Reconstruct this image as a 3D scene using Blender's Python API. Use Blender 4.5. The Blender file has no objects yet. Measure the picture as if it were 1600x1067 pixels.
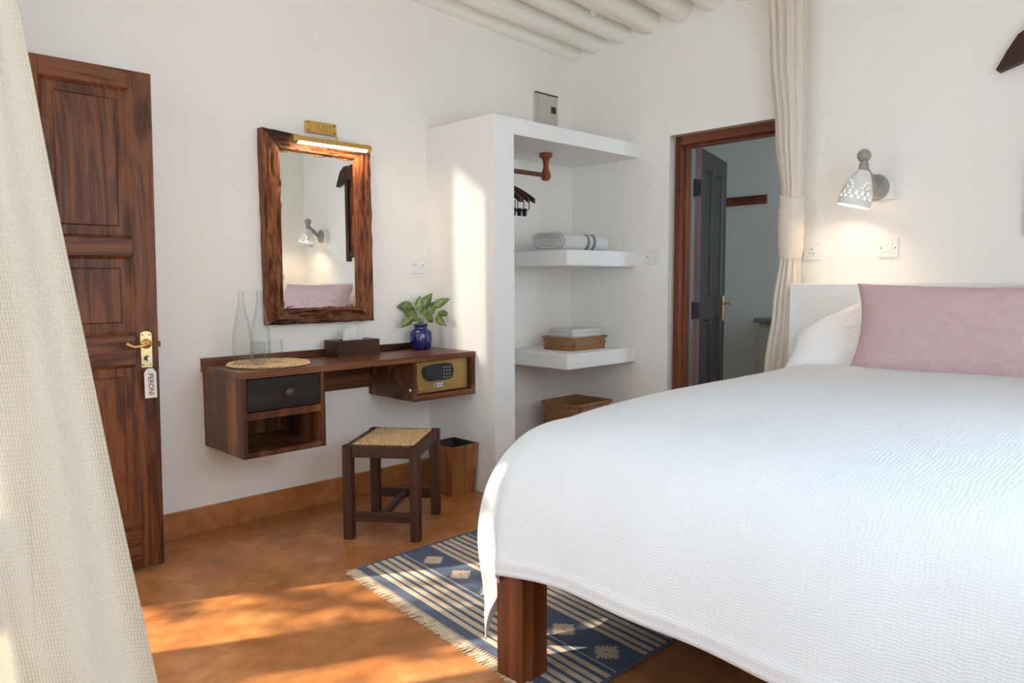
import bpy, bmesh, math, random
from mathutils import Vector, Matrix, noise
S = bpy.context.scene
COL = S.collection
R = random.Random(7)
PI = math.pi

# ------------------------------------------------------------------ camera, world, sun, exposure
cam = bpy.data.objects.new('camera', bpy.data.cameras.new('camera'))
COL.objects.link(cam)
S.camera = cam
cam.data.sensor_width = 36.0
cam.data.lens = 1155.994 / 1600 * 36.0
cam.data.clip_start = 0.02
_R = Vector((0.714222, -0.699906, -0.004396)); _U = Vector((0.060617, 0.055598, 0.996611)); _F = Vector((0.697290, 0.712068, -0.082135))
cam.matrix_world = Matrix(((_R.x, _U.x, -_F.x, -4.088), (_R.y, _U.y, -_F.y, -3.552), (_R.z, _U.z, -_F.z, 1.203), (0, 0, 0, 1)))
S.view_settings.view_transform = 'Standard'
S.view_settings.look = 'None'
S.view_settings.gamma = 1.0
S.view_settings.use_curve_mapping = False
S.view_settings.exposure = 0.10
S.cycles.max_bounces = 12
S.cycles.diffuse_bounces = 8
S.cycles.glossy_bounces = 6
S.cycles.transmission_bounces = 10
S.cycles.transparent_max_bounces = 12
S.cycles.sample_clamp_indirect = 6.0
S.cycles.caustics_refractive = False
S.cycles.caustics_reflective = False

SKY = 5.2
SUN = 12.0
world = bpy.data.worlds.new('sky'); S.world = world
world.use_nodes = True
wn = world.node_tree
bg = wn.nodes['Background']
bg.inputs['Color'].default_value = (0.66, 0.83, 1.0, 1)
bg.inputs['Strength'].default_value = SKY

def lamp(name, kind, loc, direction=None, **kw):
    l = bpy.data.lights.new(name, kind)
    for k, v in kw.items():
        setattr(l, k, v)
    o = bpy.data.objects.new(name, l)
    COL.objects.link(o)
    o.location = loc
    if direction is not None:
        o.rotation_euler = Vector(direction).to_track_quat('-Z', 'Y').to_euler()
    return o

sun = lamp('sun', 'SUN', (-8, 3, 5), (1, -0.5, -0.75), energy=SUN, angle=math.radians(0.7), color=(1.0, 0.86, 0.66))
# added spot without a real source, lights the wardrobe side through a slot
beam = lamp('added_patch_spot', 'SPOT', (-8.4, 0.35, 2.125), (7.08, -0.76, -0.8), energy=1500, spot_size=math.radians(11), spot_blend=0.1,
            shadow_soft_size=0.10, color=(1.0, 0.90, 0.74))
portal = lamp('doorway_portal', 'AREA', (-3.87, -2.1, 1.31), (1, 0, 0), shape='RECTANGLE', size=3.5, size_y=2.64)
portal.data.cycles.is_portal = True
portal2 = lamp('added_window_portal', 'AREA', (-2.4, -4.0, 1.6), (0, 1, 0), shape='RECTANGLE', size=1.9, size_y=1.7)  # portal of the window added as fill light
portal2.data.cycles.is_portal = True

# ------------------------------------------------------------------ node materials
MATS = {}
def mat(name, build):
    if name in MATS:
        return MATS[name]
    m = bpy.data.materials.new(name); m.use_nodes = True
    nt = m.node_tree
    b = nt.nodes['Principled BSDF']
    build(nt, b)
    MATS[name] = m
    return m
def N(nt, t, **kw):
    n = nt.nodes.new(t)
    for k, v in kw.items():
        if hasattr(n, k) and not isinstance(v, tuple):
            setattr(n, k, v)
        else:
            n.inputs[k].default_value = v
    return n
def L(nt, a, b):
    nt.links.new(a, b)
def coords(nt, scale=(1, 1, 1), kind='Object', rot=(0, 0, 0)):
    tc = nt.nodes.new('ShaderNodeTexCoord'); mp = nt.nodes.new('ShaderNodeMapping')
    mp.inputs['Scale'].default_value = scale; mp.inputs['Rotation'].default_value = rot
    L(nt, tc.outputs[kind], mp.inputs['Vector'])
    return mp.outputs['Vector']
def ntex(nt, vec, scale=5, detail=4, rough=0.5, dist=0.0):
    n = nt.nodes.new('ShaderNodeTexNoise')
    n.inputs['Scale'].default_value = scale; n.inputs['Detail'].default_value = detail
    n.inputs['Roughness'].default_value = rough; n.inputs['Distortion'].default_value = dist
    if vec is not None:
        L(nt, vec, n.inputs['Vector'])
    return n.outputs['Fac']
def ramp(nt, fac, stops):
    r = nt.nodes.new('ShaderNodeValToRGB')
    e = r.color_ramp.elements
    e[1].position = stops[-1][0]; e[1].color = (*stops[-1][1][:3], 1)
    e[0].position = stops[0][0]; e[0].color = (*stops[0][1][:3], 1)
    for p, c in stops[1:-1]:
        q = e.new(p); q.color = (c[0], c[1], c[2], 1)
    L(nt, fac, r.inputs['Fac'])
    return r.outputs['Color']
def bump(nt, b, h, strength=0.2, dist=0.01, prev=None):
    n = nt.nodes.new('ShaderNodeBump')
    n.inputs['Strength'].default_value = strength; n.inputs['Distance'].default_value = dist
    L(nt, h, n.inputs['Height'])
    if prev is not None:
        L(nt, prev, n.inputs['Normal'])
    L(nt, n.outputs['Normal'], b.inputs['Normal'])
    return n.outputs['Normal']
def math_(nt, op, a, c):
    n = nt.nodes.new('ShaderNodeMath'); n.operation = op
    for i, v in enumerate((a, c)):
        if isinstance(v, (int, float)):
            n.inputs[i].default_value = v
        else:
            L(nt, v, n.inputs[i])
    return n.outputs[0]
def srgb(r, g, b):
    f = lambda c: (c / 255 / 12.92) if c / 255 <= 0.04045 else ((c / 255 + 0.055) / 1.055) ** 2.4
    return (f(r), f(g), f(b))
def setc(b, c):
    b.inputs['Base Color'].default_value = (c[0], c[1], c[2], 1)

def plain(name, c, rough=0.5, metal=0.0, bumpy=0.0, bscale=60, spec=0.5, coat=0.0):
    def f(nt, b):
        v = coords(nt)
        nz = ntex(nt, v, bscale, 3)
        L(nt, ramp(nt, nz, [(0.25, tuple(x * 0.9 for x in c)), (0.75, tuple(min(1, x * 1.06) for x in c))]), b.inputs['Base Color'])
        b.inputs['Roughness'].default_value = rough; b.inputs['Metallic'].default_value = metal
        b.inputs['Specular IOR Level'].default_value = spec
        b.inputs['Coat Weight'].default_value = coat
        if bumpy:
            bump(nt, b, nz, bumpy, 0.005)
    return mat(name, f)

def wood(name, stops, axis='z', scale=9.0, stretch=0.09, rough=0.38, dist=1.6, bstr=0.12, fine=True):
    def f(nt, b):
        s = [1, 1, 1]; s['xyz'.index(axis)] = stretch
        v = coords(nt, tuple(s))
        a = ntex(nt, v, scale, 5, 0.55, dist)
        s2 = [1, 1, 1]; s2['xyz'.index(axis)] = 0.025
        v2 = coords(nt, tuple(s2))
        g = ntex(nt, v2, 130, 3, 0.6)
        mixed = math_(nt, 'ADD', math_(nt, 'MULTIPLY', a, 0.78), math_(nt, 'MULTIPLY', g, 0.22))
        L(nt, ramp(nt, mixed, stops), b.inputs['Base Color'])
        b.inputs['Roughness'].default_value = rough; b.inputs['Specular IOR Level'].default_value = 0.25
        bump(nt, b, mixed, bstr, 0.004)
    return mat(name, f)

def w_door(axis):
    return wood('polished_teak_' + axis, [(0.30, srgb(44, 22, 11)), (0.44, srgb(82, 45, 24)), (0.56, srgb(120, 70, 38)), (0.70, srgb(74, 39, 20))], axis, 11, 0.10, 0.42, 2.4, 0.18)
def w_desk(axis):
    return wood('dark_walnut_' + axis, [(0.32, srgb(46, 26, 17)), (0.5, srgb(92, 55, 34)), (0.66, srgb(146, 95, 62))], axis, 9, 0.06, 0.32, 0.6, 0.06)
def w_stool(axis):
    return wood('dark_stained_wood_' + axis, [(0.3, srgb(38, 23, 18)), (0.5, srgb(64, 40, 31)), (0.72, srgb(100, 60, 44))], axis, 13, 0.05, 0.38, 0.8, 0.12)

def f_plaster(c1, c2, bs=0.10):
    def f(nt, b):
        v = coords(nt)
        a = ntex(nt, v, 1.7, 5, 0.55)
        L(nt, ramp(nt, a, [(0.3, c1), (0.7, c2)]), b.inputs['Base Color'])
        b.inputs['Roughness'].default_value = 0.75
        n1 = bump(nt, b, ntex(nt, v, 4.5, 6, 0.6), bs, 0.03)
        bump(nt, b, ntex(nt, coords(nt, (1, 1, 0.25)), 55, 3, 0.6), 0.05, 0.004, n1)
    return f
PLASTER = mat('lime_plaster', f_plaster((0.865, 0.835, 0.795), (0.90, 0.88, 0.85)))
PLASTER_SMOOTH = mat('smooth_plaster', f_plaster((0.82, 0.81, 0.79), (0.87, 0.86, 0.845), 0.07))
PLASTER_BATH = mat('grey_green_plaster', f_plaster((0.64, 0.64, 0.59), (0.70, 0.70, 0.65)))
REVEAL = plain('shaded_rough_render', (0.55, 0.51, 0.46), 0.85, bumpy=0.4, bscale=120)

def f_floor(nt, b):
    v = coords(nt)
    a = ntex(nt, v, 2.2, 6, 0.55, 0.8)
    g = ntex(nt, v, 13, 4, 0.5, 0.4)
    m = math_(nt, 'ADD', math_(nt, 'MULTIPLY', a, 0.6), math_(nt, 'MULTIPLY', g, 0.4))
    L(nt, ramp(nt, m, [(0.32, srgb(140, 86, 46)), (0.5, srgb(172, 111, 62)), (0.68, srgb(204, 142, 88))]), b.inputs['Base Color'])
    b.inputs['Roughness'].default_value = 0.34
    bump(nt, b, a, 0.025, 0.01)
CEMENT = mat('polished_ochre_cement', f_floor)

def fabric(name, c, crinkle=0.5, density=(170, 130), transl=0.0, rough=0.9, tint=0.92, blob=9, kind='UV', wavy=2.5, sheen=0.0, blobcol=0.0, streak=0.0):
    def f(nt, b):
        v = coords(nt, kind=kind)
        def wv(d, sc):
            w = nt.nodes.new('ShaderNodeTexWave'); w.wave_type = 'BANDS'; w.bands_direction = d
            w.inputs['Scale'].default_value = sc; w.inputs['Distortion'].default_value = wavy
            w.inputs['Detail'].default_value = 2; w.inputs['Detail Scale'].default_value = 0.35
            L(nt, v, w.inputs['Vector']); return w.outputs['Fac']
        wx, wy = wv('X', density[0] / 6.283), wv('Y', density[1] / 6.283)
        h = math_(nt, 'MULTIPLY', math_(nt, 'ADD', wx, wy), 0.5)
        big = ntex(nt, v, blob, 4, 0.6, 0.4)
        amp = math_(nt, 'MULTIPLY', h, math_(nt, 'ADD', big, 0.15))
        low = tuple(x * tint for x in c)
        fac = amp
        if streak:
            s1 = ntex(nt, coords(nt, (1, 0.06, 1), kind), density[0] * 1.2, 2, 0.6)
            s2 = ntex(nt, coords(nt, (0.06, 1, 1), kind), density[1] * 1.2, 2, 0.6)
            st = math_(nt, 'MULTIPLY', math_(nt, 'ADD', s1, s2), 0.5)
            fac = math_(nt, 'ADD', math_(nt, 'MULTIPLY', amp, 1 - streak), math_(nt, 'MULTIPLY', st, streak))
        L(nt, ramp(nt, fac, [(0.15, low), (0.6, c)]), b.inputs['Base Color'])
        b.inputs['Roughness'].default_value = rough
        b.inputs['Specular IOR Level'].default_value = 0.15
        if sheen:
            b.inputs['Sheen Weight'].default_value = sheen
        nrm = bump(nt, b, amp, crinkle, 0.004)
        if transl:
            out = nt.nodes['Material Output']
            t = nt.nodes.new('ShaderNodeBsdfTranslucent'); t.inputs['Color'].default_value = (c[0], c[1] * 0.97, c[2] * 0.9, 1)
            L(nt, nrm, t.inputs['Normal'])
            mx = nt.nodes.new('ShaderNodeMixShader'); mx.inputs[0].default_value = transl
            L(nt, b.outputs[0], mx.inputs[1]); L(nt, t.outputs[0], mx.inputs[2]); L(nt, mx.outputs[0], out.inputs['Surface'])
    return mat(name, f)
MUSLIN = fabric('white_muslin', (0.71, 0.715, 0.73), 0.32, (290, 190), tint=0.95, blob=3.0, wavy=9)
SHEET = fabric('white_cotton', (0.87, 0.87, 0.88), 0.15, (900, 900), tint=0.97)
CREAM_MUSLIN = fabric('cream_muslin', (0.55, 0.50, 0.425), 0.45, (420, 300), 0.35, tint=0.93, blob=4, wavy=4)
CREAM_NET = fabric('cream_cotton_voile', (0.88, 0.82, 0.74), 0.2, (500, 500), 0.25, tint=0.94)
PINK = fabric('dusty_pink_linen', srgb(224, 190, 192), 0.7, (420, 330), tint=0.62, blob=8, wavy=3, streak=0.55)
TOWEL = fabric('white_terry', (0.82, 0.80, 0.78), 0.6, (1500, 1500), tint=0.9, kind='Object', wavy=6)
TOWEL_GREY = fabric('grey_terry', (0.30, 0.29, 0.30), 0.6, (1500, 1500), tint=0.85, kind='Object', wavy=6)
TISSUE = fabric('tissue_paper', (0.9, 0.9, 0.9), 0.1, (300, 300), 0.3, kind='Object')

BRASS = plain('aged_brass', srgb(222, 178, 96), 0.28, 0.75, 0.1, 40)
BRASS_PALE = plain('pale_brass', srgb(222, 196, 140), 0.35, 1.0, 0.1, 50)
BRASS_DARK = plain('patinated_brass', srgb(120, 84, 40), 0.45, 1.0, 0.3, 90)
STEEL = plain('steel', (0.6, 0.6, 0.6), 0.3, 1.0)
IRON = plain('dark_iron', (0.03, 0.03, 0.035), 0.5, 0.6)
PEWTER = plain('weathered_grey_metal', srgb(158, 155, 150), 0.55, 0.2, 0.8, 60)
WPLASTIC = plain('white_plastic', (0.83, 0.82, 0.79), 0.3)
DARKHOLE = plain('dark_recess', (0.02, 0.02, 0.02), 0.6)
BPLASTIC = plain('black_plastic', (0.018, 0.018, 0.02), 0.35)
GREYP = plain('grey_painted_steel', srgb(196, 192, 180), 0.45)
SLAT_DARK = plain('dark_gap', (0.05, 0.045, 0.04), 0.8)
WAX = plain('tag_white', srgb(226, 218, 214), 0.45)
INK = plain('engraved_grey', (0.08, 0.07, 0.07), 0.6)
STONE = plain('grey_stone', srgb(120, 124, 128), 0.35, bumpy=0.1)
BATHCAB = plain('greige_cabinet', srgb(176, 168, 156), 0.6)
WHITEWASH = wood('whitewashed_pole', [(0.3, (0.78, 0.73, 0.66)), (0.5, (0.87, 0.84, 0.78)), (0.7, (0.90, 0.87, 0.82))], 'x', 7, 0.12, 0.75, 1.0, 0.6)
GROUND = plain('pale_sand', (0.68, 0.62, 0.54), 0.9, bumpy=0.3, bscale=12)
def f_glass(nt, b):
    out = nt.nodes['Material Output']
    g = nt.nodes.new('ShaderNodeBsdfGlass'); g.inputs['IOR'].default_value = 1.45; g.inputs['Roughness'].default_value = 0.0
    g.inputs['Color'].default_value = (0.90, 0.93, 0.925, 1)
    t = nt.nodes.new('ShaderNodeBsdfTransparent'); t.inputs['Color'].default_value = (0.97, 0.98, 0.98, 1)
    fr = nt.nodes.new('ShaderNodeLayerWeight'); fr.inputs['Blend'].default_value = 0.35
    mx = nt.nodes.new('ShaderNodeMixShader')
    L(nt, math_(nt, 'ADD', math_(nt, 'MULTIPLY', math_(nt, 'POWER', fr.outputs['Facing'], 2.5), 0.80), 0.05), mx.inputs[0])
    L(nt, t.outputs[0], mx.inputs[1]); L(nt, g.outputs[0], mx.inputs[2]); L(nt, mx.outputs[0], out.inputs['Surface'])
GLASS = mat('clear_glass', f_glass)
def f_mirror(nt, b):
    b.inputs['Base Color'].default_value = (0.93, 0.95, 0.94, 1); b.inputs['Metallic'].default_value = 1; b.inputs['Roughness'].default_value = 0.01
MIRROR = mat('mirror_silver', f_mirror)
def emit(name, c, s):
    def f(nt, b):
        b.inputs['Emission Color'].default_value = (*c, 1); b.inputs['Emission Strength'].default_value = s
        b.inputs['Base Color'].default_value = (*c, 1)
    return mat(name, f)
LED = emit('warm_light_strip', (1.0, 0.80, 0.55), 22)
BULB = emit('warm_bulb', (1.0, 0.78, 0.50), 30)
def f_blue(nt, b):
    v = coords(nt)
    L(nt, ramp(nt, ntex(nt, v, 25, 3), [(0.3, (0.003, 0.006, 0.07)), (0.7, (0.006, 0.016, 0.14))]), b.inputs['Base Color'])
    b.inputs['Roughness'].default_value = 0.08; b.inputs['Coat Weight'].default_value = 0.6
BLUE = mat('cobalt_glaze', f_blue)
def f_shade(nt, b):
    v = coords(nt)
    L(nt, ramp(nt, ntex(nt, v, 30, 3), [(0.3, (0.74, 0.72, 0.69)), (0.7, (0.80, 0.78, 0.76))]), b.inputs['Base Color'])
    b.inputs['Roughness'].default_value = 0.45
    b.inputs['Subsurface Weight'].default_value = 0.0
SHADE = mat('pierced_porcelain', f_shade)
def f_leaf(nt, b):
    tc = nt.nodes.new('ShaderNodeTexCoord'); sp = nt.nodes.new('ShaderNodeSeparateXYZ'); L(nt, tc.outputs['UV'], sp.inputs[0])
    u = math_(nt, 'ABSOLUTE', math_(nt, 'SUBTRACT', sp.outputs[0], 0.5), 0)     # distance from the midrib
    w = math_(nt, 'ADD', math_(nt, 'MULTIPLY', sp.outputs[1], 9.0), math_(nt, 'MULTIPLY', u, -9.0))
    s = math_(nt, 'SINE', math_(nt, 'MULTIPLY', w, 6.283), 0)
    vein = math_(nt, 'GREATER_THAN', s, 0.72)
    mid = math_(nt, 'LESS_THAN', u, 0.035)
    near = math_(nt, 'LESS_THAN', u, 0.36)
    f = math_(nt, 'MAXIMUM', mid, math_(nt, 'MULTIPLY', vein, near))
    f = math_(nt, 'MULTIPLY', f, 0.7)
    nz = ntex(nt, tc.outputs['Object'], 30, 3)
    base = ramp(nt, nz, [(0.3, srgb(48, 76, 34)), (0.55, srgb(84, 112, 50)), (0.75, srgb(120, 140, 66))])
    mx = nt.nodes.new('ShaderNodeMix'); mx.data_type = 'RGBA'
    L(nt, f, mx.inputs[0]); L(nt, base, mx.inputs[6]); mx.inputs[7].default_value = (*srgb(206, 206, 130), 1)
    L(nt, mx.outputs[2], b.inputs['Base Color']); b.inputs['Roughness'].default_value = 0.4
LEAF = mat('variegated_leaf', f_leaf)
STEM = plain('pale_green_stem', srgb(150, 150, 90), 0.5)
TREELEAF = plain('tree_leaf', srgb(70, 100, 40), 0.6)
BARK = plain('bark', srgb(90, 70, 50), 0.9, bumpy=0.4)
def f_weave(nt, b):
    v = coords(nt)
    a = ntex(nt, v, 160, 3, 0.6)
    L(nt, ramp(nt, a, [(0.35, srgb(92, 60, 34)), (0.5, srgb(148, 104, 64)), (0.65, srgb(190, 146, 98))]), b.inputs['Base Color'])
    b.inputs['Roughness'].default_value = 0.6
    bump(nt, b, a, 0.5, 0.003)
WEAVE = mat('woven_rattan', f_weave)
def f_cane(nt, b):
    v = coords(nt)
    a = ntex(nt, v, 70, 2, 0.5)
    L(nt, ramp(nt, a, [(0.3, srgb(186, 150, 104)), (0.5, srgb(214, 180, 134)), (0.7, srgb(234, 206, 164))]), b.inputs['Base Color'])
    b.inputs['Roughness'].default_value = 0.6
CANE = mat('natural_cane', f_cane)
def thread(name, c):
    def f(nt, b):
        v = coords(nt)
        a = ntex(nt, coords(nt, (1, 0.08, 1)), 260, 2, 0.6)
        L(nt, ramp(nt, a, [(0.3, tuple(x * 0.72 for x in c)), (0.7, tuple(min(1, x * 1.15) for x in c))]), b.inputs['Base Color'])
        b.inputs['Roughness'].default_value = 0.95; b.inputs['Specular IOR Level'].default_value = 0.1
        bump(nt, b, a, 0.5, 0.003)
    return mat(name, f)
NAVY = thread('navy_cotton', srgb(96, 108, 128))
BEIGE = thread('beige_cotton', srgb(214, 196, 172))
RUSTIC_V = wood('weathered_driftwood_z', [(0.30, srgb(30, 14, 8)), (0.42, srgb(84, 42, 20)), (0.55, srgb(138, 80, 42)), (0.7, srgb(96, 56, 32))], 'z', 20, 0.10, 0.5, 2.5, 0.8)
RUSTIC_H = wood('weathered_driftwood_x', [(0.30, srgb(30, 14, 8)), (0.44, srgb(66, 38, 22)), (0.58, srgb(108, 64, 36)), (0.7, srgb(80, 48, 30))], 'x', 20, 0.10, 0.5, 2.5, 0.8)
BINWOOD = wood('worn_brown_wood', [(0.3, srgb(104, 62, 30)), (0.5, srgb(146, 92, 50)), (0.7, srgb(180, 124, 76))], 'z', 14, 0.12, 0.42, 1.2, 0.15)
BINDARK = plain('dark_inside', (0.03, 0.02, 0.015), 0.6)
EBONY = wood('ebonised_wood_x', [(0.3, srgb(26, 21, 19)), (0.5, srgb(38, 31, 28)), (0.7, srgb(54, 44, 38))], 'x', 12, 0.06, 0.42, 0.4, 0.12)
BATHDOOR = wood('charcoal_painted_wood', [(0.3, srgb(42, 37, 34)), (0.5, srgb(56, 50, 46)), (0.7, srgb(72, 64, 60))], 'z', 14, 0.05, 0.42, 0.4, 0.12)
BATHDOOR_EDGE = wood('faded_purple_brown_wood', [(0.3, srgb(96, 76, 78)), (0.7, srgb(142, 118, 122))], 'z', 20, 0.05, 0.5, 0.4, 0.2)
FRAMEWOOD = wood('red_brown_frame_z', [(0.3, srgb(66, 32, 20)), (0.5, srgb(112, 60, 38)), (0.7, srgb(140, 82, 54))], 'z', 12, 0.06, 0.35, 0.6, 0.1)
FRAMEWOOD_Y = wood('red_brown_frame_y', [(0.3, srgb(66, 32, 20)), (0.5, srgb(112, 60, 38)), (0.7, srgb(140, 82, 54))], 'y', 12, 0.06, 0.35, 0.6, 0.1)
RAILWOOD = wood('turned_red_wood', [(0.3, srgb(84, 40, 20)), (0.5, srgb(130, 68, 36)), (0.7, srgb(156, 88, 50))], 'z', 12, 0.1, 0.32, 0.6, 0.08)
RAILWOOD_X = wood('turned_red_wood_x', [(0.3, srgb(70, 34, 22)), (0.5, srgb(110, 60, 42)), (0.7, srgb(136, 80, 58))], 'x', 12, 0.06, 0.35, 0.6, 0.08)
HANGERWOOD = plain('dark_hanger_wood', srgb(62, 36, 24), 0.35)
CARVED = wood('dark_carved_wood_z', [(0.3, srgb(32, 20, 14)), (0.5, srgb(62, 38, 24)), (0.7, srgb(90, 56, 34))], 'z', 12, 0.08, 0.4, 0.8, 0.15)
BEDWOOD = wood('bed_leg_wood', [(0.3, srgb(62, 28, 12)), (0.5, srgb(112, 58, 28)), (0.7, srgb(150, 86, 46))], 'z', 24, 0.03, 0.34, 0.3, 0.12)
GOLD = plain('champagne_safe_paint', srgb(178, 146, 88), 0.35, 0.5)
SILVER_LABEL = plain('silver_label', (0.75, 0.74, 0.72), 0.35, 0.4)

# ------------------------------------------------------------------ mesh helpers
class MB:
    def __init__(s):
        s.v = []; s.f = []; s.mi = []; s.uv = {}
    def add(s, vs, fs, m=0):
        o = len(s.v); s.v += [Vector(p) for p in vs]
        for f in fs:
            s.f.append(tuple(i + o for i in f)); s.mi.append(m)
        return o
    def box(s, x0, x1, y0, y1, z0, z1, m=0):
        s.add([(x0, y0, z0), (x1, y0, z0), (x1, y1, z0), (x0, y1, z0), (x0, y0, z1), (x1, y0, z1), (x1, y1, z1), (x0, y1, z1)],
              [(0, 3, 2, 1), (4, 5, 6, 7), (0, 1, 5, 4), (1, 2, 6, 5), (2, 3, 7, 6), (3, 0, 4, 7)], m)
        return s
    def bev(s, x0, x1, y0, y1, z0, z1, b=0.003, m=0, seg=1):
        bm = bmesh.new()
        bmesh.ops.create_cube(bm, size=1)
        for v in bm.verts:
            v.co = Vector((x0 + (v.co.x + .5) * (x1 - x0), y0 + (v.co.y + .5) * (y1 - y0), z0 + (v.co.z + .5) * (z1 - z0)))
        bmesh.ops.bevel(bm, geom=bm.edges[:], offset=b, segments=seg, affect='EDGES', profile=0.5)
        bm.verts.index_update()
        s.add([v.co.copy() for v in bm.verts], [tuple(v.index for v in f.verts) for f in bm.faces], m)
        bm.free(); return s
    def lathe(s, prof, c=(0, 0, 0), seg=32, axis='z', m=0, cap=True, M=None):
        vs = []
        for r, h in prof:
            for i in range(seg):
                a = 2 * PI * i / seg
                p = (r * math.cos(a), r * math.sin(a), h)
                if axis == 'x': p = (h, r * math.cos(a), r * math.sin(a))
                if axis == 'y': p = (r * math.sin(a), h, r * math.cos(a))
                p = Vector(p)
                if M is not None: p = M @ p
                vs.append(p + Vector(c))
        fs = []
        n = len(prof)
        for j in range(n - 1):
            for i in range(seg):
                k = (i + 1) % seg
                fs.append((j * seg + i, j * seg + k, (j + 1) * seg + k, (j + 1) * seg + i))
        if cap:
            if prof[0][0] > 1e-6: fs.append(tuple(reversed(range(seg))))
            if prof[-1][0] > 1e-6: fs.append(tuple((n - 1) * seg + i for i in range(seg)))
        s.add(vs, fs, m); return s
    def tube(s, path, rad, seg=10, m=0, cap=True):
        path = [Vector(p) for p in path]; n = len(path)
        rr = rad if isinstance(rad, (list, tuple)) else [rad] * n
        vs = []; up = None
        for i, p in enumerate(path):
            d = (path[min(i + 1, n - 1)] - path[max(i - 1, 0)]).normalized()
            if up is None:
                up = Vector((0, 0, 1)) if abs(d.z) < 0.9 else Vector((1, 0, 0))
            a = d.cross(up).normalized(); u = a.cross(d).normalized(); up = u
            for k in range(seg):
                t = 2 * PI * k / seg
                vs.append(p + (a * math.cos(t) + u * math.sin(t)) * rr[i])
        fs = [(j * seg + i, j * seg + (i + 1) % seg, (j + 1) * seg + (i + 1) % seg, (j + 1) * seg + i) for j in range(n - 1) for i in range(seg)]
        if cap:
            fs.append(tuple(reversed(range(seg)))); fs.append(tuple((n - 1) * seg + i for i in range(seg)))
        s.add(vs, fs, m); return s
    def prism(s, poly, d0, d1, axis='y', m=0):
        n = len(poly); vs = []
        for d in (d0, d1):
            for a, b in poly:
                vs.append({'y': (a, d, b), 'x': (d, a, b), 'z': (a, b, d)}[axis])
        fs = [tuple(range(n)), tuple(reversed(range(n, 2 * n)))] + [(i, i + n, (i + 1) % n + n, (i + 1) % n) for i in range(n)]
        s.add(vs, fs, m); return s
    def grid(s, fn, nu, nv, m=0, uvfn=None, mfn=None):
        o = len(s.v)
        for j in range(nv + 1):
            for i in range(nu + 1):
                s.v.append(Vector(fn(i / nu, j / nv)))
                if uvfn: s.uv[o + j * (nu + 1) + i] = uvfn(i / nu, j / nv)
        for j in range(nv):
            for i in range(nu):
                a = o + j * (nu + 1) + i
                s.f.append((a, a + 1, a + nu + 2, a + nu + 1)); s.mi.append(mfn(i, j) if mfn else m)
        return s
    def xf(s, M):
        s.v = [M @ v for v in s.v]; return s

def mesh(name, mb, mats, smooth=None, origin=(0, 0, 0), recalc=True):
    me = bpy.data.meshes.new(name)
    o = Vector(origin)
    me.from_pydata([tuple(v - o) for v in mb.v], [], mb.f)
    if not isinstance(mats, (list, tuple)): mats = [mats]
    for m in mats: me.materials.append(m)
    me.polygons.foreach_set('material_index', mb.mi)
    if mb.uv:
        ul = me.uv_layers.new(name='UVMap')
        for lp in me.loops:
            ul.data[lp.index].uv = mb.uv.get(lp.vertex_index, (0, 0))
    if recalc:
        bm = bmesh.new(); bm.from_mesh(me); bmesh.ops.recalc_face_normals(bm, faces=bm.faces[:]); bm.to_mesh(me); bm.free()
    if smooth is not None:
        me.polygons.foreach_set('use_smooth', [True] * len(me.polygons))
        me.set_sharp_from_angle(angle=math.radians(smooth))
    me.update()
    return me

def obj(name, mb, mats, parent=None, smooth=None, origin=(0, 0, 0), kind=None, label=None, recalc=True):
    """one mesh object; for a child, origin is the thing's own base when the shape was written in world coordinates"""
    me = mesh(name, mb, mats, smooth, origin, recalc)
    o = bpy.data.objects.new(name, me); COL.objects.link(o)
    if parent is not None: o.parent = parent
    else: o.location = origin
    if kind: o['kind'] = kind
    if label: o['label'] = label
    return o
def tag(o, label, cat, group=None, kind=None):
    o['label'] = label; o['category'] = cat
    if group: o['group'] = group
    if kind: o['kind'] = kind
    return o
def thing(name, label, cat, loc=(0, 0, 0), rotz=0, group=None, kind=None):
    o = bpy.data.objects.new(name, None); COL.objects.link(o)
    o.empty_display_size = 0.1
    o.location = loc; o.rotation_euler = (0, 0, rotz)
    return tag(o, label, cat, group, kind)
def copy_tree(o, loc, rotz=None, label=None, parent=None):
    c = o.copy(); COL.objects.link(c)
    if parent is None:
        c.location = loc
        if rotz is not None: c.rotation_euler = (0, 0, rotz)
        if label: c['label'] = label
    else: c.parent = parent
    for ch in list(o.children): copy_tree(ch, None, parent=c)
    return c
def nz(x, y, z, s=1.0):
    return noise.noise(Vector((x * s, y * s, z * s)))

# ================================================================== THE SETTING
H = 3.15
def zc(x, y):            # centre height of the ceiling poles
    return 2.825 - 0.045 * x - 0.055 * y
obj('floor', MB().box(-3.86, 2.3, -4.1, 0.6, -0.12, 0), CEMENT, kind='structure')
PLASTER_CREAM = mat('cream_lime_plaster', f_plaster((0.86, 0.805, 0.745), (0.89, 0.845, 0.79)))
obj('wall_left', MB().box(-3.86, 0.0, 0.0, 0.2, -0.1, H), PLASTER_CREAM, kind='structure')
wb = MB()
wb.box(0, 0.2, -0.825, 0.6, -0.1, H); wb.box(0, 0.2, -1.645, -0.825, 2.118, H); wb.box(0, 0.2, -4.1, -1.645, -0.1, H)
obj('wall_back', wb, PLASTER, kind='structure')
WX0, WX1, WZ0, WZ1 = -3.35, -1.45, 0.75, 2.45
obj('wall_right', MB().box(-3.86, WX0, -4.1, -3.92, -0.1, H).box(WX1, 0.0, -4.1, -3.92, -0.1, H).box(WX0, WX1, -4.1, -3.92, -0.1, WZ0).box(WX0, WX1, -4.1, -3.92, WZ1, H), PLASTER, kind='structure')
wc = MB()
x0, x1 = -3.86, -3.5
wc.box(x0, x1, -0.035, 0.0, 0, H)
wc.prism([(-0.30, 0), (-0.035, 0), (-0.035, 1.17), (-0.30, 1.17)], x0, x1, 'x')
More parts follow.
